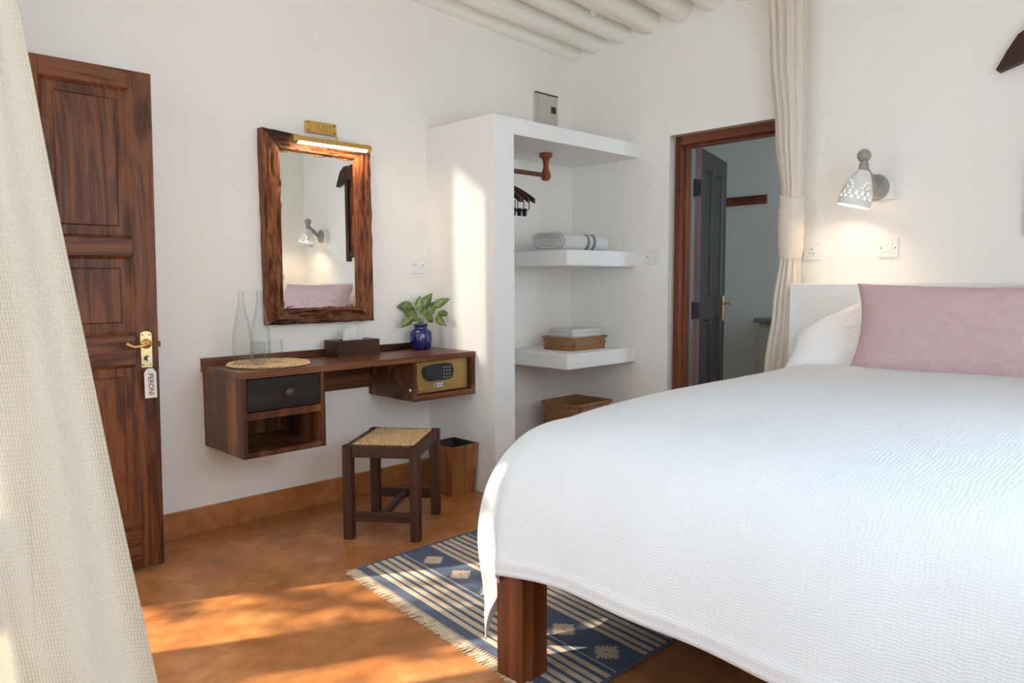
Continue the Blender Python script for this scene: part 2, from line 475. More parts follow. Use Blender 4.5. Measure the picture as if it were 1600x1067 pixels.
wc.prism([(-0.30, 1.774), (-0.035, 1.952), (-0.035, H), (-0.30, H)], x0, x1, 'x')      # sloping head of a slot added to shape the spot's patch
wc.box(x0, x1, -0.36, -0.30, 0, H)
wc.box(x0, x1, -3.92, -0.36, 2.62, H)
obj('wall_front', wc, PLASTER, kind='structure')

# baseboard: raised skirt of the same ochre cement
bb = MB()
bb.prism([(0.0, 0.0), (-0.018, 0.0), (-0.016, 0.116), (-0.010, 0.121), (0.0, 0.121)], -3.5, -1.319, 'x')
obj('baseboard_left', bb, CEMENT, kind='structure')
bb = MB(); bb.prism([(0.0, 0.0), (-0.018, 0.0), (-0.016, 0.116), (-0.010, 0.121), (0.0, 0.121)], 0.0, 0.02, 'x')
o = obj('baseboard_back', MB().bev(-0.016, 0, -0.825, -0.6, 0, 0.121, 0.003), CEMENT, kind='structure')

# ceiling: whitewashed round poles under a lime plastered deck
deck = MB()
cx = [(-3.86, 0.2), (0.2, 0.2), (0.2, -4.1), (-3.86, -4.1)]
deck.add([(x, y, zc(x, y) + 0.035) for x, y in cx] + [(x, y, zc(x, y) + 0.14) for x, y in cx],
         [(0, 3, 2, 1), (4, 5, 6, 7), (0, 1, 5, 4), (1, 2, 6, 5), (2, 3, 7, 6), (3, 0, 4, 7)])
ceiling = obj('ceiling', deck, PLASTER, kind='structure')
ys = [-0.012, -0.215, -0.435, -0.66, -0.905, -1.12] + [-1.12 - 0.225 * k for k in range(1, 13)]
for k, yy in enumerate(ys):
    mb = MB(); path = []; rad = []
    r0 = 0.078 + 0.006 * math.sin(k * 2.3)
    for i in range(41):
        x = 0.03 - 3.6 * i / 40
        path.append((x, yy + 0.012 * nz(x * 1.1, k * 3.1, 0) , zc(x, yy) + 0.010 * nz(x, k * 5.7, 4)))
        rad.append(r0 * (1 + 0.10 * nz(x * 1.7, k * 2.2, 9)))
    mb.tube(path, rad, 18)
    obj('ceiling_pole', mb, WHITEWASH, ceiling, smooth=40)

wf = MB()
for xx in (WX0, (WX0 * 2 + WX1) / 3, (WX0 + WX1 * 2) / 3, WX1):
    wf.box(xx - 0.03, xx + 0.03, -4.06, -4.01, WZ0, WZ1)
wf.box(WX0, WX1, -4.06, -4.01, WZ0, WZ0 + 0.05); wf.box(WX0, WX1, -4.06, -4.01, WZ1 - 0.05, WZ1)
obj('added_fill_window', wf, PLASTER, kind='structure')  # window added out of view to brighten the room
# bathroom beyond the doorway
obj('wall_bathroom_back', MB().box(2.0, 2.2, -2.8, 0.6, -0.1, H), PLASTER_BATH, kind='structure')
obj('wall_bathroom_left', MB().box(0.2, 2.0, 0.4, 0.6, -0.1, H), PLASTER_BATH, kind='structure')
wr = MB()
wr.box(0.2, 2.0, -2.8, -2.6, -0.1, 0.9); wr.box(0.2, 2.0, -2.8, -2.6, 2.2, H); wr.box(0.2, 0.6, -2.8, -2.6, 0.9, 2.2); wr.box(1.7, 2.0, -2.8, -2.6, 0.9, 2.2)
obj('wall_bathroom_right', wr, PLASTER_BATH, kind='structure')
obj('ceiling_bathroom', MB().box(0.2, 2.2, -2.8, 0.6, 2.75, 2.9), PLASTER_BATH, kind='structure')

# bathroom door frame in the reveal
fr = MB()
for (a, b_) in ((-0.870, -0.825), (-1.645, -1.600)):
    fr.bev(0.062, 0.165, a, b_, 0.0, 2.118, 0.003)
s = 1
fr.box(0.105, 0.165, -0.882, -0.870, 0.0, 2.062); fr.box(0.105, 0.165, -1.600, -1.588, 0.0, 2.062)
d_trim = obj('trim_1', fr, FRAMEWOOD, kind='structure')
fr = MB(); fr.bev(0.062, 0.165, -1.600, -0.870, 2.062, 2.118, 0.003); fr.box(0.105, 0.165, -1.588, -0.882, 2.048, 2.062)
obj('door_head', fr, FRAMEWOOD_Y, d_trim)
rv = MB(); rv.box(0.001, 0.062, -0.8262, -0.8250, 0, 2.1185); 
rv.box(0.001, 0.062, -1.645, -0.825, 2.1168, 2.1180)
obj('reveal_shade_lining', rv, REVEAL, d_trim)  # rough lining, its grey holds the shade of the reveal as colour

def panel_leaf(t, W, TH, z0, z1, stiles, rails, panels, mz, mx, raised=True, lean=0.0, proud=0.012):
    """door leaf in local coords: x 0..W, front face y=-TH..0 ; t is the root"""
    def sh(mb):
        for v in mb.v: v.x += lean * (v.z - 1.0)
        return mb
    for (a, b_) in stiles:
        obj('stile', sh(MB().bev(a, b_, -TH, 0, z0, z1, 0.002)), mz, t)
    for (a, b_, c, d) in rails:
        obj('rail', sh(MB().bev(a, b_, -TH, 0, c, d, 0.002)), mx, t)
    for (a, b_, c, d) in panels:
        m = MB()
        m.box(a - .004, b_ + .004, -TH + 0.014, -0.012, c - .004, d + .004)
        p = obj('panel', sh(m), mz, t)
        m = MB(); w = 0.012                                          # moulding around the panel
        y0_, y1_ = -TH + 0.001, -TH + 0.014
        for (q, ins) in (((a, c), 1),):
            prof = [(a, c), (b_, c), (b_, d), (a, d)]
            inn = [(a + w, c + w), (b_ - w, c + w), (b_ - w, d - w), (a + w, d - w)]
            vs = [(x, y0_, z) for x, z in prof] + [(x, y1_ - .002, z) for x, z in inn]
            m.add(vs, [(0, 1, 5, 4), (1, 2, 6, 5), (2, 3, 7, 6), (3, 0, 4, 7)])
        obj('moulding', sh(m), mz, p, recalc=False)
        if raised:
            k = 0.045 if (b_ - a) > 0.2 else 0.022
            m = MB()
            oa, ob, oc, od = a + k, b_ - k, c + k, d - k
            e = 0.006
            ya, yb = -TH + 0.014, -TH + 0.014 - proud * 0.55
            vs = [(oa, ya, oc), (ob, ya, oc), (ob, ya, od), (oa, ya, od), (oa + e, yb, oc + e), (ob - e, yb, oc + e), (ob - e, yb, od - e), (oa + e, yb, od - e)]
            m.add(vs, [(0, 1, 5, 4), (1, 2, 6, 5), (2, 3, 7, 6), (3, 0, 4, 7), (4, 5, 6, 7)])
            obj('raised_field', sh(m), mz, p)

# room door leaf, opened back against the left wall
DX = -3.475
door = thing('door_1', 'tall reddish brown panelled door standing open against the left wall', 'door', (DX, -0.305, 0), 0, kind='structure')
panel_leaf(door, 0.478, 0.04, 0.018, 2.040,
           [(0, 0.083), (0.392, 0.478)],
           [(0.083, 0.392, 1.968, 2.040), (0.083, 0.392, 1.306, 1.378), (0.083, 0.392, 0.868, 0.994), (0.083, 0.392, 0.018, 0.205)],
           [(0.083, 0.392, 1.378, 1.968), (0.083, 0.392, 0.994, 1.306), (0.083, 0.392, 0.205, 0.868)],
           w_door('z'), w_door('x'), lean=0.014)
# brass lever handle on a long plate
m = MB()
pl = [(-0.021, 0.855), (0.021, 0.855), (0.022, 0.99)] + [(0.022 * math.cos(a), 0.99 + 0.013 * math.sin(a)) for a in [PI * k / 8 for k in range(9)]] + [(-0.022, 0.99)]
m.prism([(x + 0.428, z) for x, z in pl], -0.046, -0.040, 'y')
hp = obj('handle_plate', m, BRASS_PALE, door, label='pale brass long back plate')
m = MB(); m.lathe([(0.0, -0.062), (0.010, -0.062), (0.013, -0.056), (0.020, -0.050), (0.021, -0.046)], (0.428, 0, 0.952), 20, 'y')
m.tube([(0.428, -0.055, 0.952), (0.428, -0.078, 0.952), (0.415, -0.084, 0.951), (0.395, -0.084, 0.946), (0.372, -0.083, 0.944), (0.352, -0.083, 0.952), (0.342, -0.082, 0.960)],
       [0.009, 0.008, 0.0075, 0.006, 0.005, 0.0055, 0.0065], 12)
obj('lever', m, BRASS, hp, smooth=50)
m = MB()
for dx, z in ((-0.014, 0.988), (0.014, 0.988), (-0.015, 0.866), (0.015, 0.866)):
    m = MB(); m.lathe([(0.0, -0.0485), (0.003, -0.048), (0.0035, -0.046)], (0.428 + dx, 0, z), 10, 'y')
    obj('screw', m, BRASS_DARK, hp, smooth=40)
m = MB(); m.lathe([(0.0, -0.0475), (0.010, -0.0475), (0.011, -0.046)], (0.428, 0, 0.893), 16, 'y')
obj('keyhole', m, BRASS_DARK, hp, smooth=40)
m = MB(); m.bev(0.478, 0.490, -0.030, -0.010, 0.935, 0.958, 0.002)
obj('latch_bolt', m, BRASS_DARK, door)

# key hanging in the lock with its tag
kt = thing('key_with_tag', 'small white key tag with engraved lettering hanging from the lock of the open door', 'key', (DX + 0.428, -0.352, 0.80))
m = MB(); m.tube([(0, 0.0, 0.093), (0, -0.028, 0.093)], 0.003, 8)
m.lathe([(0.0, -0.0295), (0.008, -0.0295), (0.008, -0.0275), (0.0, -0.0275)], (0, 0, 0.093), 16, 'y')
obj('key', m, STEEL, kt, smooth=40)
m = MB()
m.tube([(0.001 + 0.008 * math.sin(a), -0.028 + 0.004 * math.cos(a * .5), 0.072 + 0.022 * math.cos(a)) for a in [2 * PI * k / 20 for k in range(21)]], 0.0011, 6)
obj('split_ring', m, STEEL, kt, smooth=40)
m = MB()
tp = [(-0.023, -0.068), (0.023, -0.068), (0.023, 0.035), (0.012, 0.052), (-0.012, 0.052), (-0.023, 0.035)]
m.prism(tp, -0.031, -0.027, 'y')
tagm = obj('tag', m, WAX, kt)
cu = bpy.data.curves.new('lettering', 'FONT'); cu.body = 'PERONI'; cu.size = 0.030; cu.align_x = 'CENTER'; cu.align_y = 'CENTER'; cu.extrude = 0.0004; cu.offset = 0.0003
tmp = bpy.data.objects.new('tmp_text', cu); COL.objects.link(tmp)
bpy.context.view_layer.update()
tm = bpy.data.meshes.new_from_object(tmp.evaluated_get(bpy.context.evaluated_depsgraph_get()))
bpy.data.objects.remove(tmp)
tm.name = 'lettering'; tm.materials.clear(); tm.materials.append(INK)
# text x -> -z (reads downward), text y -> +x
tm.transform(Matrix.Translation((0.0, -0.0316, -0.012)) @ Matrix(((0, 0.95, 0, 0), (0, 0, -1, 0), (-0.86, 0, 0, 0), (0, 0, 0, 1))))
lt = bpy.data.objects.new('lettering', tm); COL.objects.link(lt); lt.parent = tagm

# bathroom door leaf, swung into the bathroom
bd = thing('door_2', 'dark charcoal four panel door swung open into the bathroom', 'door', (0.196, -0.893, 0), math.radians(16.5), kind='structure')
panel_leaf(bd, 0.685, 0.044, 0.01, 2.052,
           [(0, 0.095), (0.30, 0.375), (0.595, 0.685)],
           [(0.095, 0.30, 1.93, 2.052), (0.375, 0.595, 1.93, 2.052), (0.095, 0.30, 0.93, 1.08), (0.375, 0.595, 0.93, 1.08), (0.095, 0.30, 0.01, 0.2), (0.375, 0.595, 0.01, 0.2)],
           [(0.095, 0.30, 1.08, 1.93), (0.375, 0.595, 1.08, 1.93), (0.095, 0.30, 0.2, 0.93), (0.375, 0.595, 0.2, 0.93)],
           BATHDOOR, BATHDOOR, raised=False)
obj('hinge_edge', MB().box(-0.0015, 0.0, -0.043, -0.001, 0.012, 2.05), BATHDOOR_EDGE, bd)
for z in (1.80, 1.0, 0.25):
    m = MB(); m.box(-0.0035, -0.0015, -0.040, -0.001, z - 0.055, z + 0.055); m.tube([(-0.006, 0.004, z - 0.058), (-0.006, 0.004, z + 0.058)], 0.006, 10)
    obj('hinge', m, IRON, bd)
m = MB(); m.bev(0.622, 0.664, -0.050, -0.044, 0.90, 1.085, 0.002)
hp2 = obj('handle_plate', m, BRASS, bd, label='brass handle plate')
m = MB(); m.tube([(0.643, -0.05, 1.03), (0.643, -0.098, 1.03), (0.632, -0.106, 1.03), (0.560, -0.106, 1.028)], [0.008, 0.008, 0.009, 0.007], 10)
obj('lever', m, BRASS, hp2, smooth=50)

# ------------------------------------------------------------------ outside
obj('ground', MB().box(-16, -3.86, -10, 10, -0.25, -0.12), GROUND, kind='structure')
obj('trim_2', MB().box(-4.995, -4.87, -0.52, -0.29, -0.12, 3.0), PLASTER, kind='structure')       # verandah pier
scr = MB(); scr.box(-5.1, -4.95, -1.35, -0.74, -0.12, 3.2); scr.box(-5.1, -4.95, -1.72, -1.35, -0.12, 3.2); scr.box(-5.1, -4.95, -2.05, -1.72, -0.12, 1.2)  # added screen, unseen: keeps sun and sky off the bed, slats stripe the curtain
for k in range(6):
    z = 1.30 + 0.27 * k
    scr.prism([(-2.05, z + 0.10), (-1.72, z), (-1.72, z + 0.10), (-2.05, z + 0.20)], -5.06, -4.99, 'x')
scr.box(-5.1, -4.95, -4.3, -2.05, -0.12, 3.2)
scr.box(-5.1, -4.95, -4.3, 1.6, 2.55, 3.2); scr.prism([(-1.72, 1.0), (-1.745, 1.2), (-1.80, 2.05), (-1.86, 2.6), (-1.86, 3.2), (-1.72, 3.2)], -5.1, -4.95, 'x')
obj('added_sky_baffle', MB().box(-5.1, -3.86, -5.2, -5.0, -0.12, 2.9), PLASTER, kind='structure')  # added out of view to cut the sky light on the curtain
obj('added_sky_roof', MB().box(-5.1, -3.86, -5.0, 1.6, 2.78, 2.9), PLASTER, kind='structure')  # added roof, unseen, dims the sky above the curtain
obj('added_sun_screen', scr, PLASTER, kind='structure')
obj('added_spill_block', MB().box(-7.6, -7.5, -0.9, 0.2225, -0.12, 2.4), PLASTER, kind='structure')  # added block, unseen, stops the spot spilling past the slot
tree = thing('tree', 'leafy tree in the garden whose shade dapples the floor', 'tree', (-7.3, 2.2, -0.12))
m = MB(); m.tube([(0, 0, 0), (0.05, -0.1, 1.4), (0.15, -0.3, 2.6), (0.3, -0.9, 3.2), (0.45, -1.7, 3.5)], [0.12, 0.10, 0.08, 0.05, 0.02], 10)
obj('trunk', m, BARK, tree, smooth=60)
m = MB(); rt = random.Random(11)
for c in range(62):
    cxp = Vector((rt.uniform(-0.2, 0.9), rt.uniform(-2.0, -0.4), rt.uniform(2.8, 4.3)))
    for q in range(16):
        p = cxp + Vector((rt.gauss(0, .09), rt.gauss(0, .09), rt.gauss(0, .09)))
        a = Vector((rt.gauss(0, 1), rt.gauss(0, 1), rt.gauss(0, 1))).normalized(); b2 = a.cross(Vector((rt.gauss(0, 1), rt.gauss(0, 1), .3))).normalized()
        l_, w_ = 0.07, 0.022
        m.add([p - a * l_, p + b2 * w_, p + a * l_, p - b2 * w_], [(0, 1, 2, 3)])
obj('foliage', m, TREELEAF, tree, kind='stuff')

# ================================================================== BUILT-IN WARDROBE
wd = thing('open_wardrobe', 'white plastered built-in open wardrobe with side wall and thick shelves in the corner', 'wardrobe', (-1.319, -0.591, 0))
OW = (-1.319, -0.591, 0)
obj('side_wall', MB().bev(-1.319, -1.167, -0.591, 0.0, 0.0, 2.0075, 0.0006), PLASTER_SMOOTH, wd, origin=OW)
obj('top_slab', MB().bev(-1.319, 0.0, -0.591, 0.0, 2.007, 2.097, 0.0006), PLASTER_SMOOTH, wd, origin=OW)
obj('shelf', MB().bev(-0.700, 0.0, -0.574, 0.0, 1.290, 1.390, 0.006), PLASTER_SMOOTH, wd, origin=OW)
obj('shelf', MB().bev(-0.692, 0.0, -0.574, 0.0, 0.652, 0.747, 0.006), PLASTER_SMOOTH, wd, origin=OW)

# clothes rail
cr = thing('clothes_rail', 'turned reddish wooden clothes rail on a post under the wardrobe top', 'rail', (-0.585, -0.29, 2.007))
m = MB(); m.lathe([(0.0, 0.0), (0.042, 0.0), (0.043, -0.016), (0.040, -0.026), (0.026, -0.034), (0.021, -0.048), (0.018, -0.07), (0.0185, -0.095), (0.024, -0.112), (0.029, -0.125), (0.033, -0.140), (0.030, -0.158), (0.020, -0.170), (0.0, -0.174)], seg=28)
obj('bracket', m, RAILWOOD, cr, smooth=60)
m = MB(); m.tube([(-0.02, 0, -0.138), (-0.582, 0, -0.138)], 0.0145, 14)
obj('pole', m, RAILWOOD_X, cr, smooth=60)

# hangers
hg = thing('clothes_hanger', 'dark wooden clothes hanger nearest the rail bracket', 'hanger', (-0.925, -0.29, 1.869), math.radians(6), group='hangers on the wardrobe rail')
def hang_arm():
    m = MB()
    pts = []
    for i in range(21):
        t = -1 + 2 * i / 20
        pts.append((t * 0.205, -0.105 - 0.095 * abs(t) ** 1.35 + 0.01 * (1 - abs(t))))
    up = [(y, z + 0.014) for y, z in pts]; dn = [(y, z - 0.014) for y, z in reversed(pts)]
    m.prism(up + dn, -0.009, 0.009, 'x'); return m
obj('arms', hang_arm(), HANGERWOOD, hg)
m = MB(); m.tube([(0, 0.019 * math.cos(a), 0.0 + 0.019 * math.sin(a)) for a in [math.radians(-60 + 24 * k) for k in range(11)]] + [(0, -0.012, -0.022), (0, -0.002, -0.04), (0, 0, -0.095)], 0.0018, 6)
obj('hook', m, STEEL, hg, smooth=60)
m = MB(); m.tube([(0, -0.165, -0.20), (0, -0.165, -0.245), (0, -0.155, -0.25), (0, 0.155, -0.25), (0, 0.165, -0.245), (0, 0.165, -0.20)], 0.003, 6)
br = obj('trouser_bar', m, IRON, hg)
for yy in (-0.13, 0.13):
    m = MB(); m.prism([(yy - 0.012, -0.240), (yy + 0.012, -0.240), (yy + 0.010, -0.285), (yy - 0.010, -0.285)], -0.008, 0.008, 'x')
    obj('clip', m, IRON, br)
for k, (x, rz, lb) in enumerate([(-0.962, 3, 'second dark hanger from the rail bracket'), (-0.998, -2, 'third dark hanger from the rail bracket'),
                                 (-1.036, 4, 'dark hanger second from the wardrobe side wall'), (-1.078, -1, 'dark hanger closest to the wardrobe side wall')]):
    copy_tree(hg, (x, -0.29, 1.869), math.radians(rz), lb)

# rolled towel
tw = thing('rolled_towel', 'rolled white bath towel with two grey stripes on the upper shelf', 'towel', (-0.45, -0.39, 1.390))
def stad(w, h, n=40):          # rounded flat cross-section, list of (y,z)
    r = h / 2; out = []
    for i in range(n):
        t = i / n * 2 * PI
        c, s_ = math.cos(t), math.sin(t)
        out.append(((w / 2 - r) * (1 if c > 0 else -1) * min(1, abs(c) * 3) + r * c, r + r * s_ * (1 if s_ > 0 else 0.98)))
    return out
def towel_tube(xa, xb, w, h, rnd, mi=0, m=None, n=24, grow=0.0):
    m = m or MB(); prof = stad(w + 2 * grow, h, 44); np_ = len(prof)
    vs = []
    for j in range(n + 1):
        x = xa + (xb - xa) * j / n
        sc = 1.0
        dd = xb - x
        if rnd and dd < rnd: sc = math.sqrt(max(0.02, 1 - ((rnd - dd) / rnd) ** 2)) * 0.45 + 0.55
        for (y, z) in prof:
            wv = 1 + 0.02 * nz(x * 9, y * 8, z * 20)
            vs.append((x, y * sc * wv, (h / 2 + (z - h / 2) * sc * wv)))
    fs = [(j * np_ + i, j * np_ + (i + 1) % np_, (j + 1) * np_ + (i + 1) % np_, (j + 1) * np_ + i) for j in range(n) for i in range(np_)]
    fs.append(tuple(range(np_))); fs.append(tuple(n * np_ + i for i in range(np_)))
    m.add(vs, fs, mi); return m
obj('towel_body', towel_tube(-0.215, 0.235, 0.285, 0.106, 0.05), TOWEL, tw, smooth=50)
# spiral of layers seen on the end
m = MB()
for (w, h, z0) in ((0.285, 0.106, 0.0), (0.225, 0.070, 0.018), (0.165, 0.034, 0.036)):
    pr = stad(w, h, 40); pts = [Vector((-0.216, y * 0.985, z0 + z * 0.985)) for y, z in pr[1:-1]]
    m.tube(pts, 0.0085, 8)
m.tube([(-0.216, -0.07, 0.052), (-0.218, 0.0, 0.054), (-0.216, 0.07, 0.048)], 0.008, 8)
obj('rolled_edge', m, TOWEL, tw, smooth=60)
for xs in (-0.012, 0.046):
    m = MB(); prof = stad(0.289, 0.110, 44); n_ = len(prof)
    vs = [(x, y, z - 0.002) for x in (xs, xs + 0.026) for y, z in prof]
    m.add(vs, [(i, (i + 1) % n_, n_ + (i + 1) % n_, n_ + i) for i in range(n_)])
    obj('stripe', m, TOWEL_GREY, tw, smooth=60, label='grey woven stripe')

# woven tray basket with folded towel
def weave_box(m, x0, x1, y0, y1, z0, z1, flare=0.0, rows=7, r=0.0065, step=0.016, n_corner=5):
    """basket walls of horizontal strands that pass in and out of upright stakes"""
    hgt = z1 - z0
    for k in range(rows):
        t = (k + 0.5) / rows; f = flare * t; z = z0 + hgt * t
        X0, X1, Y0, Y1 = x0 - f, x1 + f, y0 - f, y1 + f
        cr_ = 0.025; pts = []
        def seg(a, b_):
            n = max(2, int((Vector(b_) - Vector(a)).length / step))
            for i in range(n): pts.append(Vector(a).lerp(Vector(b_), i / n))
        seg((X0 + cr_, Y0, z), (X1 - cr_, Y0, z)); seg((X1, Y0 + cr_, z), (X1, Y1 - cr_, z)); seg((X1 - cr_, Y1, z), (X0 + cr_, Y1, z)); seg((X0, Y1 - cr_, z), (X0, Y0 + cr_, z))
        cc = Vector(((X0 + X1) / 2, (Y0 + Y1) / 2, z)); out = []
        for i, p in enumerate(pts):
            d = (p - cc); d.z = 0; d.normalize()
            out.append(p + d * (0.0035 if (i + k) % 2 else -0.0035))
        out.append(out[0])
        m.tube(out, r * (1 + 0.15 * R.uniform(-1, 1)), 6, cap=False)
    return m
def rim_loop(m, hx, hy, z, r, c=0.02):
    pts = []
    for sx, sy, a0 in ((1, 1, 0), (-1, 1, 90), (-1, -1, 180), (1, -1, 270)):
        for k in range(5):
            a = math.radians(a0 + 22.5 * k); pts.append((sx * (hx - c) + c * math.cos(a), sy * (hy - c) + c * math.sin(a), z))
    pts.append(pts[0]); pts.append(pts[1])
    m.tube(pts, r, 8)
bk = thing('woven_tray', 'shallow rectangular woven rattan tray on the lower wardrobe shelf', 'tray', (-0.32, -0.305, 0.747))
m = MB(); weave_box(m, -0.182, 0.182, -0.13, 0.13, 0.004, 0.078, 0.004, 5, 0.0085, 0.015)
obj('woven_side', m, WEAVE, bk, smooth=60)
obj('woven_base', MB().bev(-0.175, 0.175, -0.123, 0.123, 0.0, 0.008, 0.002), WEAVE, bk)
m = MB()
rim_loop(m, 0.188, 0.136, 0.080, 0.006)
obj('rim', m, WEAVE, bk, smooth=60)
ft = thing('folded_towel', 'folded white towel lying in the shallow woven tray', 'towel', (-0.31, -0.305, 0.756))
m = MB()
for k, (w, d, z) in enumerate([(0.315, 0.22, 0.0), (0.315, 0.22, 0.034), (0.312, 0.218, 0.068), (0.306, 0.212, 0.094)]):
    def fn(u, v, w=w, d=d, z=z): return (0, 0, 0)
    bm_ = MB(); bm_.bev(-w / 2, w / 2, -d / 2, d / 2, z, z + 0.034, 0.0155, seg=4)
    for v in bm_.v: v.z += 0.004 * nz(v.x * 9, v.y * 9, k); v.x += .003 * nz(v.y * 20, k, 0)
    m.add(bm_.v, bm_.f)
obj('fold', m, TOWEL, ft, smooth=50)

# deep basket on the floor
lb = thing('laundry_basket', 'deep brown woven basket on the wardrobe floor, mostly hidden by the bed', 'basket', (-0.30, -0.31, 0))
m = MB(); weave_box(m, -0.15, 0.15, -0.13, 0.13, 0.008, 0.385, 0.03, 20, 0.0105, 0.018)
obj('woven_side', m, WEAVE, lb, smooth=60)
obj('woven_base', MB().bev(-0.14, 0.14, -0.12, 0.12, 0.0, 0.012, 0.003), WEAVE, lb)
m = MB(); rim_loop(m, 0.183, 0.163, 0.388, 0.009)
obj('rim', m, WEAVE, lb, smooth=60)

# distribution board above the wardrobe
db = thing('fuse_box', 'grey metal fuse box door set in the wall above the wardrobe', 'fuse box', (-0.281, 0, 2.22))
m = MB(); m.bev(-0.113, 0.113, -0.016, 0.0, -0.1, 0.255, 0.002)
obj('frame', m, GREYP, db)
m = MB(); m.box(-0.113, 0.113, -0.018, -0.010, 0.247, 0.256); obj('top_gap', m, SLAT_DARK, db)
m = MB(); m.bev(-0.088, 0.100, -0.022, -0.016, -0.09, 0.238, 0.0015)
dbd = obj('box_door', m, GREYP, db)
obj('window', MB().box(0.035, 0.085, -0.024, -0.0215, 0.13, 0.175), BPLASTIC, dbd, label='black breaker window')

# ================================================================== DESK
desk = thing('floating_desk', 'dark walnut wall-hung desk with drawer and safe compartment', 'desk', (-2.0, 0, 0))
OD = (-2.0, 0, 0)
def dp(name, mb, m, par=desk, smooth=None, label=None): return obj(name, mb, m, par, smooth, OD, label=label)
dx0, dx1 = -2.694, -1.3195
dp('desktop', MB().bev(dx0, dx1, -0.431, -0.001, 0.774, 0.805, 0.002), w_desk('x'))
dp('upstand', MB().bev(dx0, dx1, -0.018, -0.001, 0.805, 0.840, 0.002), w_desk('x'))
dp('apron', MB().bev(-2.277, -1.752, -0.022, -0.001, 0.610, 0.774, 0.002), w_desk('x'))
dp('drawer_carcass', MB().bev(-2.686, -2.664, -0.426, -0.001, 0.417, 0.774, 0.0015).bev(-2.299, -2.277, -0.426, -0.001, 0.417, 0.774, 0.0015)
   .bev(-2.664, -2.299, -0.424, -0.001, 0.417, 0.441, 0.001).bev(-2.664, -2.299, -0.424, -0.001, 0.588, 0.622, 0.001).box(-2.664, -2.299, -0.012, -0.002, 0.441, 0.774), w_desk('z'))
dr = dp('drawer', MB().bev(-2.661, -2.302, -0.429, -0.405, 0.627, 0.770, 0.002).box(-2.65, -2.312, -0.405, -0.05, 0.64, 0.75), EBONY, label='black stained drawer front')
m = MB(); m.lathe([(0.0, -0.465), (0.012, -0.464), (0.020, -0.459), (0.0225, -0.452), (0.019, -0.445), (0.010, -0.440), (0.009, -0.434), (0.013, -0.429)], (-2.4715, 0, 0.699), 28, 'y')
dp('knob', m, plain('dark_turned_knob', srgb(58, 50, 46), 0.3), dr, 60)
sx0, sx1 = -1.752, -1.3195
dp('safe_carcass', MB().bev(sx0, sx0 + 0.022, -0.426, -0.001, 0.564, 0.774, 0.0015).bev(sx1 - 0.024, sx1, -0.426, -0.001, 0.564, 0.774, 0.0015)
   .bev(sx0 + 0.022, sx1 - 0.024, -0.424, -0.001, 0.564, 0.594, 0.001), w_desk('x'))
m = MB()
for (y, z, r) in ((-0.395, 0.625, 0.008),):
    m.lathe([(0.0, -0.0035), (r * .8, -0.003), (r, 0.0)], (sx0, y, z), 16, 'x')
dp('screw_cap', m, WPLASTIC, label='white screw cap')
for (y, z, r) in ((-0.40, 0.585, 0.0045), (-0.30, 0.70, 0.003), (-0.36, 0.67, 0.003), (-0.05, 0.69, 0.004), (-0.05, 0.60, 0.004)):
    m = MB(); m.lathe([(0.0, -0.0012), (r, -0.001), (r, 0.0)], (sx0, y, z), 10, 'x'); dp('screw_hole', m, DARKHOLE)
m = MB(); m.lathe([(0, -0.0012), (0.004, -0.001), (0.004, 0)], (sx1 - 0.0241, -0.41, 0.69), 10, 'x')
dp('screw_hole', m, DARKHOLE)

safe = thing('electronic_safe', 'gold coloured electronic safe with black keypad in the right desk compartment', 'safe', (-1.54, -0.39, 0.597))
OS = (-1.54, -0.39, 0.597)
def sp(name, mb, m, par=safe, smooth=None, label=None): return obj(name, mb, m, par, smooth, OS, label=label)
sp('body', MB().box(-1.727, -1.350, -0.384, -0.06, 0.597, 0.771), IRON)
sd = sp('safe_door', MB().bev(-1.728, -1.350, -0.392, -0.384, 0.599, 0.769, 0.0015), GOLD)
sp('hinge_strip', MB().box(-1.7275, -1.3505, -0.3932, -0.3918, 0.7515, 0.7525).box(-1.7275, -1.3505, -0.3932, -0.3918, 0.604, 0.605), BRASS_DARK, sd)
kx, kz = -1.568, 0.705
poly = []
def rr(px, pz): poly.append((kx + px, kz + pz))
for px, pz in [(-0.107, 0.012), (-0.104, 0.030), (-0.095, 0.037), (-0.05, 0.043), (0.0, 0.046), (0.06, 0.046), (0.085, 0.043), (0.098, 0.032), (0.104, 0.012), (0.104, -0.012),
               (0.097, -0.030), (0.082, -0.040), (0.05, -0.042), (-0.03, -0.043), (-0.065, -0.041), (-0.085, -0.034), (-0.097, -0.018)]: rr(px, pz)
kp = sp('keypad_housing', MB().prism(poly, -0.407, -0.392, 'y'), BPLASTIC, sd, label='black keypad housing')
inn = [(kx + (x - kx) * 0.9, kz + (z - kz) * 0.86) for x, z in poly]
sp('keypad_face', MB().prism(inn, -0.411, -0.407, 'y'), plain('keypad_black', (0.03, 0.03, 0.032), 0.4), sd)
for rI in range(4):
    for cI in range(3):
        x = kx + 0.030 + cI * 0.020; z = kz + 0.027 - rI * 0.0185
        sp('keypad_button', MB().bev(x - 0.0068, x + 0.0068, -0.4135, -0.411, z - 0.006, z + 0.006, 0.001), plain('keypad_black', (0.03, 0.03, 0.032), 0.4), sd)
m = MB()
for rI in range(4):
    for cI in range(3):
        x = kx + 0.030 + cI * 0.020; z = kz + 0.027 - rI * 0.0185
        m.box(x - 0.0022, x + 0.0022, -0.4139, -0.4135, z - 0.0030, z + 0.0030)
sp('button_digits', m, SILVER_LABEL, sd)
m = MB()
a_ = [(kx + x, z) for x, z in [(-0.022, 0.634), (-0.014, 0.645), (0.044, 0.645), (0.052, 0.634), (0.044, 0.624), (-0.014, 0.624)]]
m.prism(a_, -0.394, -0.392, 'y')
pl_ = sp('name_plate', m, SILVER_LABEL, sd)
m = MB()
